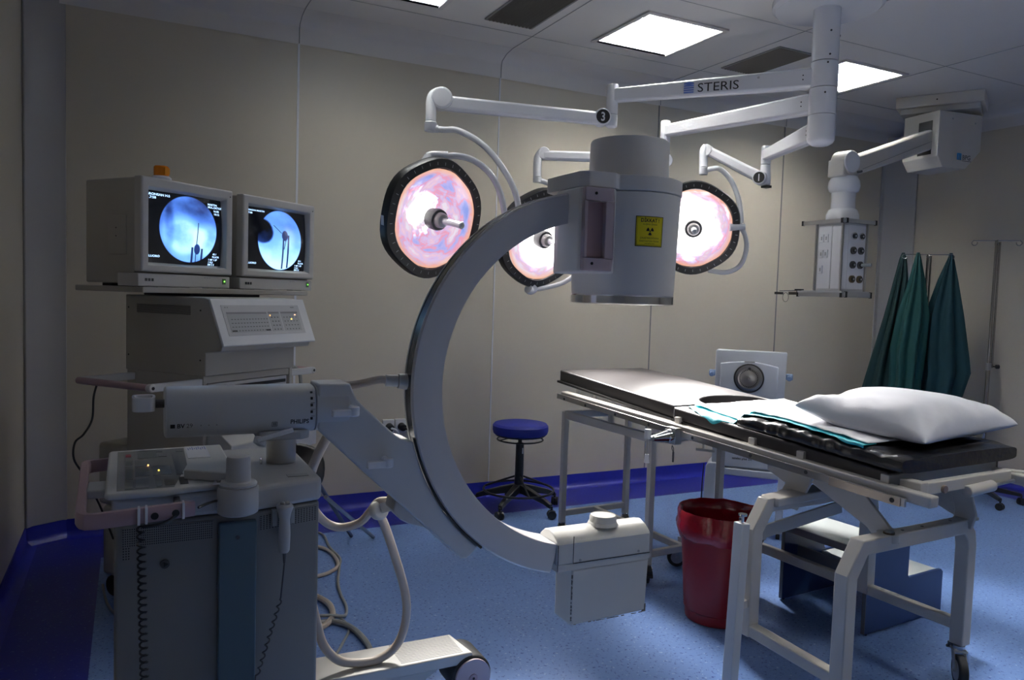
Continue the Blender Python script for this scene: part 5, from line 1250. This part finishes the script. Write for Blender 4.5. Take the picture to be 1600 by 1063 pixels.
# rail clamp with socket and small handle
g = G(); c0 = tv(-.545, 1.10, .845)
g.box((-.565, 1.065, .805), (-.525, 1.135, .885), M_steel, fr=TT); g.cyl(tv(-.565, 1.10, .845), tv(-.590, 1.10, .845), .034, .034, seg=24, m=M_chrome); g.cyl(tv(-.590, 1.10, .845), tv(-.675, 1.10, .840), .030, .014, seg=24, m=M_chrome); g.cyl(tv(-.675, 1.10, .84), tv(-.70, 1.10, .84), .012, seg=12, m=M_steel)
g.cyl(tv(-.705, 1.10, .84), tv(-.705, 1.10, .885), .016, seg=14, m=M_white); g.cyl(tv(-.705, 1.10, .76), tv(-.705, 1.10, .84), .005, seg=8, m=M_steel); g.cyl(tv(-.705, 1.10, .725), tv(-.705, 1.10, .765), .014, .009, seg=14, m=M_white)
g.tube([tv(-.56, 1.09, .80), tv(-.565, 1.085, .785), tv(-.56, 1.08, .77), tv(-.555, 1.085, .785), tv(-.56, 1.09, .80)], .002, seg=6, m=M_dark); g.cyl(tv(-.56, 1.08, .77), tv(-.56, 1.08, .72), .005, seg=8, m=M_dark); g.build('rail_clamp', None, OT, bevel=.001)
g = G(); g.cyl(tv(-.47, .97, .80), tv(-.47, .97, .84), .006, m=M_steel); g.bar(tv(-.50, .99, .795), tv(-.43, .94, .79), .012, .010, M_plate); g.build('wing_screw', None, OT)
g = G(); g.tube([tv(.10, .55, .72), tv(.02, .45, .74), tv(-.10, .35, .73), tv(-.25, .30, .72)], .006, m=M_black); g.build('hanging_cable', None, OT)

# cushion on the near half
def grid_sheet(nu, nv, f, name=None):
    g = G(); vs_ = [f(i/nu, j/nv) for j in range(nv+1) for i in range(nu+1)]; fs = [(j*(nu+1)+i, j*(nu+1)+i+1, (j+1)*(nu+1)+i+1, (j+1)*(nu+1)+i) for j in range(nv) for i in range(nu)]
    g.poly(vs_, fs); return g
def noise(x, y, s=0.0):
    return math.sin(x*7.3+s)*math.cos(y*5.1+s*2)+.5*math.sin(x*17+y*11+s*3)+.3*math.sin(y*29-x*13+s)
g = G(); n = 48; rg = []
prof = [(-1, -1), (-1, 1), (1, 1), (1, -1)]
for j in range(n+1):
    v = -.045+j/n*.80; zt = znear(v)+.066-.018*max(0, (v-.55)/.2); zb = znear(v)+.001; e = 1-abs(2*j/n-1)**30
    zm = (zt+zb)/2; h2 = (zt-zb)/2*(.80+.20*e); r = []
    for k in range(40):
        a = 2*PI*k/40; c_, s_ = math.cos(a), math.sin(a)
        uu = -.115+.375*math.copysign(abs(c_)**.22, c_); zz = zm+h2*math.copysign(abs(s_)**.35, s_)
        wr = .0035*noise(uu*3, v*9, 2) if s_ > -.2 else 0
        ed = (1 if c_ < -.6 else 0)*.007*math.sin(v*62+2*math.sin(v*23))*(1-abs(s_))*min(1, max(0, v-.08)*6)
        r.append(tv(uu+ed, v, max(zz+wr*.6, zb) if s_ < 0 else zz+wr))
    rg.append(r)
g.rings(rg); o = g.build('table_cushion', mat('cushion_black', (.011, .010, .010), rough=.27, coat=.25, bump=.35, bscale=22), sharp=60)
tag(o, 'thick wrinkled black vinyl cushion on the near end of the operating table, under the pillow', 'cushion')

# sheet and turquoise drape
def drape_z(u, v):
    z = znear(v)
    if v < .755: z = max(z, znear(v)+.066-.018*max(0, (v-.55)/.2)+.004)
    elif v < .80: z = znear(v)+.050*(1-(v-.755)/.045)
    return z
def sheet_pt(a, b_, lift, ex=0.0):
    # quad outline corners in (u,v): far-left, far-right, near-right, near-left
    Pq = [(-.36, 1.16), (.30, 1.175), (.24, .10), (-.455, .12)]
    bl = (Pq[3][0]*(1-a)+Pq[2][0]*a, Pq[3][1]*(1-a)+Pq[2][1]*a); tl = (Pq[0][0]*(1-a)+Pq[1][0]*a, Pq[0][1]*(1-a)+Pq[1][1]*a)
    u = bl[0]*(1-b_)+tl[0]*b_; v = bl[1]*(1-b_)+tl[1]*b_
    u += ex*(1-a)**6*(1+.3*math.sin(v*40))
    w_ = .006*max(0, noise(u*2, v*3, 1))+.012*max(0, 1-abs(a-.93)/.07)*0
    return u, v, drape_z(u, v)+lift+w_*.8
g = grid_sheet(30, 44, lambda a, b_: tv(*(lambda p: (p[0], p[1], p[2]))(sheet_pt(a, b_, .010))))
o = g.build('white_sheet', M_sheet, recalc=False, sharp=80, thick=.003); tag(o, 'white cloth spread over the middle of the operating table, running under the pillow', 'sheet')
def tq(a, b_):
    u, v, z = sheet_pt(0, b_, .003)
    wdt = .030+.078*math.exp(-((v-.93)/.20)**2)*(1 if v > .93 else math.exp(-((v-.93)/.20)**2))+.003*math.sin(v*38)
    uu = u+.05-(wdt+.05)*a
    if v > 1.05: wdt *= 1
    edge = -.475
    zz = drape_z(uu, v)+.004+.003*math.sin(v*70+a*4)*a*(1 if v > .78 else .3)
    if uu < edge: zz -= (edge-uu)*1.6; uu = edge-(edge-uu)*.25-.006
    return tv(uu, v, zz)
g = grid_sheet(14, 90, tq); o = g.build('turquoise_drape', M_teal, recalc=False, sharp=80, thick=.002); tag(o, 'crumpled turquoise drape edge showing along the left side of the white cloth', 'drape')

# pillow
PF = Matrix.Translation(tv(-.010, .268, .972)) @ Matrix.Rotation(math.radians(7), 4, 'Z')
def pil(a, b_, side):
    x, y = 2*a-1, 2*b_-1
    x = math.sin(x*PI/2)*.35+x*.65; y = math.sin(y*PI/2)*.35+y*.65
    ex = max(0, 1-abs(x)**3.0)**.44*max(0, 1-abs(y)**3.0)**.44
    cx = x*(.365-.030*(1-y*y)*abs(x)**4); cy = y*(.285-.022*(1-x*x)*abs(y)**4)
    h = .128*ex*(1+.06*math.cos(x*4.4+.6)-.05*math.exp(-((x+.45)/.16)**2-((y-.1)/.7)**2))
    e2 = ex*(1-ex)*4
    wr = e2*(.0035*math.sin(11*x+5*y)+.003*math.sin(9*y-7*x+1)+.0018*math.sin(23*x-17*y+2))+.003*math.sin(5*x+4*y)*ex
    z = .046+(h+wr if side > 0 else -h*.33+wr*.2)
    cn = max(0, (abs(x)+abs(y)-1.15)/.85); z += cn*(.050 if (x < 0 and y > 0) else -.014 if x < 0 else .006)
    return PF @ Vector((cx, cy, z))
g = G(); n, mm_ = 60, 48; vs_ = []; fs = []
for sd in (1, -1):
    for j in range(mm_+1):
        for i in range(n+1): vs_.append(pil(i/n, j/mm_, sd))
for s_ in (0, 1):
    o_ = s_*(n+1)*(mm_+1)
    for j in range(mm_):
        for i in range(n):
            q = o_+j*(n+1)+i; f_ = (q, q+1, q+n+2, q+n+1); fs.append(f_ if s_ == 0 else f_[::-1])
g.poly(vs_, fs); o = g.build('pillow', mat('pillow_cotton', (.74, .75, .80), rough=.8, bump=.25, bscale=9), sharp=80, subsurf=1); tag(o, 'plump white pillow lying on the near end of the operating table', 'pillow')

# ================================================================== BIN, STEP STOOL, DEVICE
BX, BY = 2.500, 2.735
t = thing('waste_bin', (BX, BY, 0), 'round red waste bin standing beside the left front leg of the operating table', 'bin')
g = G(); g.lathe([(.125, 0), (.148, .006), (.150, .02), (.150, .05), (.156, .055), (.186, .47), (.190, .50), (.186, .50), (.182, .47), (.146, .02), (.001, .018)], (BX, BY, 0), seg=64); g.build('bin_body', M_red, t)
g = G(); rg = []; sg = 72
random.seed(11); ph = [random.random()*6.28 for _ in range(8)]
def bagr(r, h, amp, hw):
    out = []
    for i in range(sg):
        a = 2*PI*i/sg; w_ = sum(math.sin(k*a+ph[k % 8])/(k**.6) for k in (3, 5, 8, 13, 21)); out.append((BX+(r+amp*w_)*math.cos(a), BY+(r+amp*w_)*math.sin(a), h+hw*w_))
    return out
for r, h, amp, hw in ((.194, .395, .0045, .012), (.206, .42, .006, .008), (.211, .445, .004, .006), (.203, .47, .004, .003), (.205, .50, .003, .004), (.197, .522, .002, .004), (.184, .515, .001, .002), (.178, .47, .003, 0), (.172, .38, .004, 0), (.165, .28, .005, 0), (.155, .15, .004, 0), (.14, .06, .004, .003), (.08, .035, .002, .003), (.005, .03, 0, 0)): rg.append(bagr(r, h, amp, hw))
g.rings(rg, cap=False); o = g.build('bin_liner', M_redbag, sharp=80, recalc=True); tag(o, 'shiny red plastic bag folded over the rim of the red bin', 'bin bag')

SF = frame((2.985, 2.305, 0), 4.0)
t = thing('step_stool', SF @ Vector((.3, .2, 0)), 'two-step navy blue stool with grey treads under the operating table', 'step stool')
prof = [(0, .006), (0, .385), (.012, .400), (.30, .400), (.312, .388), (.312, .235), (.322, .222), (.585, .222), (.600, .208), (.600, .006)]
for y in (0, .462):
    g = G(); g.prism([(p[0], p[1]) for p in prof], y, y+.018, fr=SF); g.build('side_panel', M_navy, t, bevel=.002)
g = G()
for y in (0, .462): g.box((-.0025, y-.0004, .008), (.0, y+.0184, .385), fr=SF)
g.build('edge_strip', M_stepg, t)
g = G(); g.box((.004, .018, .372), (.300, .462, .392), fr=SF); g.build('upper_tread', M_steptop, t, bevel=.002)
g = G(); g.box((.290, .018, .196), (.592, .462, .214), fr=SF); g.build('lower_tread', M_steptop, t, bevel=.002)
g = G(); g.box((.0, .018, .356), (.012, .462, .390), fr=SF); g.box((.10, .018, .18), (.112, .462, .27), fr=SF); g.build('cross_rail', M_stepg, t)
g = G(); g.box((.28, .018, .10), (.296, .462, .196), fr=SF); g.build('riser', M_navy, t)
g = G()
for x in (.02, .57):
    for y in (.009, .471): g.cyl(SF @ Vector((x, y, 0)), SF @ Vector((x, y, .007)), .008, seg=12)
g.build('rubber_foot', M_black, t)

DF = frame((3.524, 3.692, 0), -47)
t = thing('medical_unit', DF @ Vector((0, .15, 0)), 'pale grey wheeled unit with a round perforated steel disc behind the operating table', 'medical unit')
g = G(); g.prism([(-.188, .42), (-.192, 1.183), (-.186, 1.190), (.236, 1.190), (.242, 1.183), (.226, .42)], .0, .085, fr=DF); g.build('upright_panel', M_dev, t, bevel=.006, bseg=3)
g = G()
pts = [(-.16, .97), (-.16, 1.105)]+[(-.16+.355*i/12, 1.105+.022*math.sin(PI*i/12)-.006*i/12) for i in range(1, 12)]+[(.195, 1.098), (.195, .97), (.190, .44), (-.155, .44)]
g.prism(pts, -.022, .002, fr=DF); g.build('front_cover', M_dev, t, bevel=.008, bseg=3)
def dcyl(g, x, y, z, r, r2, d, m): g.cyl(DF @ Vector((x, y, z)), DF @ Vector((x, y-d, z)), r, r2, seg=48, m=m)
g = G(); dcyl(g, .020, -.022, 1.018, .094, .092, .012, None); g.build('disc_ring', M_black, t, bevel=.002)
g = G(); g.lathe([(.084, 0), (.083, .006), (.066, .013), (.05, .010), (.02, .012), (.001, .014)], DF @ Vector((.020, -.032, 1.018)), axis=DF.to_3x3() @ Vector((0, -1, 0)), seg=48); dsc = g.build('steel_disc', mat('disc_steel', (.30, .29, .28), rough=.3, metal=1), t)
g = G()
for i in range(32):
    a = 2*PI*i/32
    if abs(a-PI/2) < .12: continue
    dcyl(g, .020+.054*math.cos(a), -.042, 1.018+.054*math.sin(a), .0036, .0036, .0032, None)
dcyl(g, .022, -.042, 1.018+.062, .009, .009, .003, None); g.build('disc_hole', M_black, dsc)
g = G(); dcyl(g, .020, -.044, 1.018, .010, .006, .012, None); g.build('centre_knob', M_chrome, dsc)
g = G(); g.box((-.012, -.024, 1.118), (.052, -.021, 1.125), fr=DF); g.build('small_logo', M_plate, t)
for s_, x in ((-1, -.192), (1, .240)):
    g = G(); g.cyl(DF @ Vector((x, .05, 1.035)), DF @ Vector((x+s_*.042, .05, 1.035)), .020, seg=20); g.cyl(DF @ Vector((x+s_*.021, .05, 1.035)), DF @ Vector((x+s_*.021, -.01, 1.028)), .016, seg=18); g.build('side_knob', M_devb, t, bevel=.005)
g = G()
text(g, 'satelec plus 3X', .020, lambda x, y: DF @ Vector((-.060+x, -.0235, .492+y)), M_ink, bold=True); g.build('lettering', None, t, recalc=False)
for x0, x1 in ((-.235, -.155), (.215, .265)):
    g = G(); g.prism([(x0, .04), (x0+.012, .43), (x0+.03, .455), (x1, .455), (x1, .04)], -.03, .20, fr=DF); g.build('base_leg', M_dev, t, bevel=.006)
g = G(); g.box((-.17, -.03, .385), (.23, .20, .43), fr=DF); g.build('base_crosspiece', M_dev, t, bevel=.006)
for x in (-.19, .24):
    for y in (.0, .16):
        g = G(); g.cyl(DF @ Vector((x-.012, y, .025)), DF @ Vector((x+.012, y, .025)), .025, seg=20); g.build('castor', M_rubber, t, bevel=.003)
g = G(); g.tube([DF @ Vector(p) for p in ((-.245, .10, .42), (-.25, .08, .30), (-.25, .06, .15), (-.245, .03, .04))], .004, seg=6); g.build('side_cable', M_black, t)
g = G(); g.tube([DF @ Vector(p) for p in ((.28, .0, .012), (.40, -.12, .012), (.60, -.16, .012), (.75, -.35, .012), (.72, -.50, .012))], .008, seg=8); o = g.build('power_cable', M_black); tag(o, 'black cable lying on the blue floor behind the step stool', 'cable')

# ================================================================== BLUE STOOL
SX, SY = 2.435, 4.70
t = thing('swivel_stool', (SX, SY, 0), 'round blue upholstered swivel stool with black five-castor base against the back wall', 'stool')
g = G(); g.lathe([(.001, .528), (.165, .530), (.188, .542), (.195, .565), (.194, .596), (.182, .610), (.14, .618), (.001, .622)], (SX, SY, 0), seg=56); g.build('seat', M_blues, t)
g = G(); g.lathe([(.05, .52), (.17, .524), (.178, .532), (.10, .534)], (SX, SY, 0), seg=40); g.build('seat_base', M_black, t)
g = G(); g.tube([(SX+.160*math.cos(a), SY+.160*math.sin(a), .497) for a in [2*PI*i/40 for i in range(41)]], .0055, seg=8, sub=1)
g.tube([(SX-.160, SY, .497), (SX-.05, SY, .515), (SX+.05, SY, .515), (SX+.160, SY, .497)], .004, seg=6, sub=1); g.build('height_ring', M_black, t)
g = G(); g.lathe([(.014, .34), (.014, .525)], (SX, SY, 0)); g.lathe([(.034, .12), (.030, .25), (.028, .47), (.018, .475)], (SX, SY, 0)); g.build('gas_column', M_black, t)
g = G(); g.box((SX+.004, SY-.031, .40), (SX+.011, SY-.027, .44)); g.build('column_label', M_paper, t)
for k in range(5):
    a = math.radians(-73+72*k+4); d = Vector((math.cos(a), math.sin(a), 0)); c_ = Vector((SX, SY, 0))
    g = G(); rg = []
    for r_, z, w_, h_ in ((.02, .155, .05, .06), (.12, .135, .042, .05), (.24, .105, .034, .036), (.300, .082, .03, .03)):
        p = c_+d*r_+Vector((0, 0, z)); n_ = Vector((-d.y, d.x, 0)); rg.append([p+n_*w_/2*sx+Vector((0, 0, h_/2*sz)) for sx, sz in ((-1, -1), (1, -1), (1, 1), (-1, 1))])
    g.rings(rg); g.build('base_arm', M_black, t, bevel=.005)
    g = G(); wc = c_+d*.305+Vector((0, 0, .030)); n_ = Vector((-math.sin(a+.9), math.cos(a+.9), 0))
    g.cyl(wc-n_*.024, wc-n_*.006, .030, seg=24); g.cyl(wc+n_*.006, wc+n_*.024, .030, seg=24); g.cyl(wc+Vector((0, 0, .0)), wc+Vector((0, 0, .055)), .008); g.bar(wc-n_*.007, wc+n_*.007, .05, .05); g.build('castor', M_black, t, bevel=.003)
g = G(); g.tube([(SX+.245*math.cos(a), SY+.245*math.sin(a), .145+.0*a) for a in [2*PI*i/40 for i in range(41)]], .008, seg=8, sub=1)
for k in range(3):
    a = math.radians(20+120*k); g.tube([(SX+.03*math.cos(a), SY+.03*math.sin(a), .235), (SX+.12*math.cos(a), SY+.12*math.sin(a), .20), (SX+.245*math.cos(a), SY+.245*math.sin(a), .148)], .007, seg=8)
g.build('foot_ring', M_black, t)

# chair seen behind the cabinet
t = thing('task_chair', (.58, 3.28, 0), 'black chair with a rounded back, mostly hidden behind the x-ray machine cabinet', 'chair')
g = G(); BFm = frame((.625, 3.235, 0), -14)
rg = []
for y, s_ in ((-.012, .93), (0, 1.0), (.020, 1.0), (.032, .93)):
    r = []
    for k in range(32):
        a = 2*PI*k/32; c_, sn = math.cos(a), math.sin(a); r.append(BFm @ Vector((.135*s_*math.copysign(abs(c_)**.85, c_)-.02, y+.02*c_*c_, .735+.115*s_*math.copysign(abs(sn)**.85, sn))))
    rg.append(r)
g.rings(rg); g.build('backrest', M_black, t, sharp=60)
g = G(); g.prism([(.36, 2.98), (.62, 2.95), (.64, 3.22), (.38, 3.24)], .40, .45, axis='Z'); g.build('seat', M_black, t, bevel=.02)
g = G(); g.bar((.52, 3.19, .42), (.60, 3.25, .66), .04, .02); g.build('back_support', M_black, t)
g = G(); g.cyl((.50, 3.10, .12), (.50, 3.10, .41), .022); g.build('gas_column', M_black, t)
for k in range(5):
    a = 2*PI*k/5+.3
    g = G(); g.bar((.50, 3.10, .13), (.50+.17*math.cos(a), 3.10+.17*math.sin(a), .07), .03, .03); g.build('base_arm', M_black, t)
    g = G(); g.cyl((.50+.17*math.cos(a)-.012, 3.10+.17*math.sin(a), .026), (.50+.17*math.cos(a)+.012, 3.10+.17*math.sin(a), .026), .026); g.bar((.50+.17*math.cos(a), 3.10+.17*math.sin(a), .03), (.50+.17*math.cos(a), 3.10+.17*math.sin(a), .08), .014, .014); g.build('castor', M_black, t)

# ================================================================== STANDS AND GOWNS
def stand(x, y, h, name_label, topw, ang, cat='drip stand', collar=True, base_r=.28, rot=0):
    t = thing('drip_stand', (x, y, 0), name_label, cat)
    g = G(); g.cyl((x, y, .10), (x, y, 1.05), .015, seg=16); g.cyl((x, y, 1.05), (x, y, h), .011, seg=14); g.cyl((x+.022, y-.012, 1.05), (x+.022, y-.012, h-.01), .008, seg=10); g.build('pole', M_stand, t)
    if collar:
        g = G(); g.cyl((x, y, 1.03), (x, y, 1.085), .019, seg=20); cl = g.build('collar', M_steel, t, bevel=.002)
        g = G(); g.cyl((x+.015, y-.01, 1.06), (x+.045, y-.03, 1.06), .005, seg=8); g.cyl((x+.045, y-.03, 1.06), (x+.065, y-.042, 1.06), .017, seg=7); g.build('knob', M_black, cl, bevel=.002)
    a = math.radians(ang); d = Vector((math.cos(a), math.sin(a), 0)); p = Vector((x, y, h))
    g = G()
    for s_ in (-1, 1): g.tube([p, p+d*s_*topw*.9, p+d*s_*topw, p+d*s_*(topw+.012)+Vector((0, 0, -.02)), p+d*s_*(topw-.005)+Vector((0, 0, -.038)), p+d*s_*(topw-.024)+Vector((0, 0, -.028)), p+d*s_*(topw-.026)+Vector((0, 0, -.012))], .0035, seg=8)
    dd = Vector((-d.y, d.x, 0))
    for s_ in (-1, 1): g.tube([p, p+dd*s_*.05, p+dd*s_*.065+Vector((0, 0, -.02)), p+dd*s_*.05+Vector((0, 0, -.035)), p+dd*s_*.03+Vector((0, 0, -.02))], .0035, seg=8)
    g.build('hook_arm', M_stand, t)
    for k in range(5):
        a = math.radians(rot+72*k); d = Vector((math.cos(a), math.sin(a), 0)); c_ = Vector((x, y, 0))
        g = G(); rg = []
        for r_, z, w_, h_ in ((.01, .115, .04, .05), (.12, .10, .034, .035), (base_r, .078, .026, .024)):
            q = c_+d*r_+Vector((0, 0, z)); n_ = Vector((-d.y, d.x, 0)); rg.append([q+n_*w_/2*sx+Vector((0, 0, h_/2*sz)) for sx, sz in ((-1, -1), (1, -1), (1, 1), (-1, 1))])
        g.rings(rg); lg = g.build('base_arm', M_black, t, bevel=.004)
        g = G(); wc = c_+d*base_r+Vector((0, 0, .028)); n_ = Vector((-math.sin(a+.7), math.cos(a+.7), 0))
        g.cyl(wc-n_*.020, wc-n_*.005, .028, seg=22); g.cyl(wc+n_*.005, wc+n_*.020, .028, seg=22); g.cyl(wc, wc+Vector((0, 0, .05)), .007); g.bar(wc-n_*.006, wc+n_*.006, .04, .04); g.build('castor', M_black, t, bevel=.002)
    return t
stand(5.98, 3.66, 2.035, 'chrome drip stand with two hooks and black knob, right of the hanging gowns', .155, -50, rot=-120)
st = stand(6.03, 4.26, 1.95, 'chrome hook stand on which the dark green gowns hang, in the right corner', .185, -46, collar=False, rot=10)

def gown(name, top, path, m, label, seed, nf=7):
    """cloth hanging from one point: rings of growing, folded outline"""
    g = G(); rg = []; sg = 64
    dx = Vector((math.cos(math.radians(-46)), math.sin(math.radians(-46)), 0)); dy = Vector((-dx.y, dx.x, 0))
    for (h, off, wx, wy, fold) in path:
        r = []
        for i in range(sg):
            a = 2*PI*i/sg; f_ = 1+fold*math.sin(nf*a+seed+h*1.2)+fold*.6*math.sin((2*nf+3)*a+seed*2)
            r.append(Vector(top)+Vector((0, 0, -h))+dx*(off*.8+wx*.86*math.cos(a)*f_)+dy*(wy*math.sin(a)*(1+fold*2*math.sin(nf*a+seed+h))))
        rg.append(r)
    # sag between: interpolate rings
    out = []
    for a_, b_ in zip(rg, rg[1:]):
        for k in range(5):
            s_ = k/5; out.append([p.lerp(q, s_) for p, q in zip(a_, b_)])
    out.append(rg[-1]); g.rings(out); o = g.build(name, m, sharp=75); tag(o, label, 'gown', 'green gowns on the hook stand'); return o
Ptop = Vector((6.03, 4.26, 1.95)); dx = Vector((math.cos(math.radians(-46)), math.sin(math.radians(-46)), 0)); dyv = Vector((-dx.y, dx.x, 0))
gown('surgical_gown', Ptop+dx*-.175+dyv*.10+Vector((0, 0, 0.0)), [(-.02, 0, .012, .012, .1), (.03, 0, .030, .03, .1), (.20, -.01, .055, .05, .16), (.55, -.06, .085, .07, .18), (.95, -.13, .120, .08, .18), (1.30, -.17, .16, .09, .18), (1.50, -.18, .17, .09, .18)], M_gownd, 'darkest green gown, leftmost of the three hanging on the hook stand', 1.0)
gown('surgical_gown', Ptop+dx*-.085+dyv*-.07+Vector((0, 0, -.008)), [(-.02, 0, .012, .012, .1), (.03, 0, .026, .03, .1), (.20, .0, .06, .05, .15), (.50, -.02, .12, .07, .16), (.80, -.05, .135, .08, .18), (1.05, -.05, .12, .08, .18), (1.35, -.06, .13, .08, .15)], M_gown, 'brightest green gown, middle one of the three hanging on the hook stand', 2.6)
gown('surgical_gown', Ptop+dx*.175+dyv*.02+Vector((0, 0, -.005)), [(-.02, 0, .012, .012, .1), (.03, 0, .026, .03, .1), (.20, -.015, .075, .05, .14), (.50, -.03, .15, .07, .14), (.85, -.01, .20, .085, .14), (.98, .01, .205, .09, .14), (1.25, -.03, .17, .09, .15), (1.50, -.04, .16, .09, .15)], M_gownb, 'bluish green gown, rightmost of the three hanging on the hook stand', 4.2)

# ================================================================== FLOOR CABLES
def cable(pts, r, m, label, name='floor_cable'):
    g = G(); g.tube(pts, r, seg=10, m=m); o = g.build(name, None); tag(o, label, 'cable', 'cables on the floor beside the cabinet'); return o
cable([(.98, 4.70, .009), (1.05, 4.60, .009), (1.035, 4.353, .009), (1.045, 4.15, .009), (1.01, 4.02, .009), (.95, 3.80, .009), (.924, 3.633, .009), (.915, 3.50, .009), (.888, 3.40, .009), (.85, 3.367, .022), (.80, 3.375, .030), (.70, 3.40, .030), (.60, 3.45, .009)], .007, M_hoseg, 'thin grey cable running down the floor right of the cabinet in a long wavy line')
cable([(.70, 3.72, .016), (.78, 3.68, .016), (.825, 3.60, .016), (.843, 3.50, .016), (.82, 3.38, .016), (.76, 3.30, .016), (.66, 3.26, .016)], .014, M_hose, 'thick beige hose making a short bend on the floor beside the cabinet')
cable([(.62, 3.42, .014), (.72, 3.345, .014), (.80, 3.345, .014), (.85, 3.30, .014), (.882, 3.213, .014), (.895, 3.08, .014), (.885, 2.95, .014)], .013, M_hoseg, 'thick dark grey hose curving towards the foot of the x-ray machine')
cable([(.85, 4.45, .011), (.97, 4.38, .011), (1.02, 4.25, .011), (1.01, 4.05, .011), (.94, 3.95, .011), (.85, 3.92, .011), (.75, 3.95, .011)], .010, M_hose, 'coiled light grey hose loop on the floor below the black chair')
cable([(.85, 3.42, .007), (.868, 3.266, .007), (.804, 3.124, .007), (.756, 3.038, .007), (.70, 2.95, .007)], .006, M_hoseg, 'thin cable end crossing under the thick hose, nearest the machine foot')
cable([(-.12, 4.20, .007), (-.108, 4.05, .007), (-.09, 3.92, .007), (-.05, 3.79, .007), (.05, 3.70, .007)], .006, M_hoseg, 'thin grey cable on the floor at the far left, near the trolley')
t = thing('folded_frame', (1.0, 4.3, 0), 'thin metal tubes leaning on the floor behind the hoses, beside the cabinet', 'metal frame')
g = G(); g.cyl((.87, 3.765, .468), (1.319, 4.44, .010), .010, seg=12); g.build('tube', M_steel, t)
g = G(); g.cyl((.845, 3.80, .525), (1.20, 4.50, .012), .011, seg=12); g.build('tube', mat('tube_blue_grey', (.08, .10, .18), rough=.4), t)
g = G(); g.cyl((.84, 3.79, .530), (.825, 3.765, .552), .010, seg=12); g.build('end_plug', M_white, t)
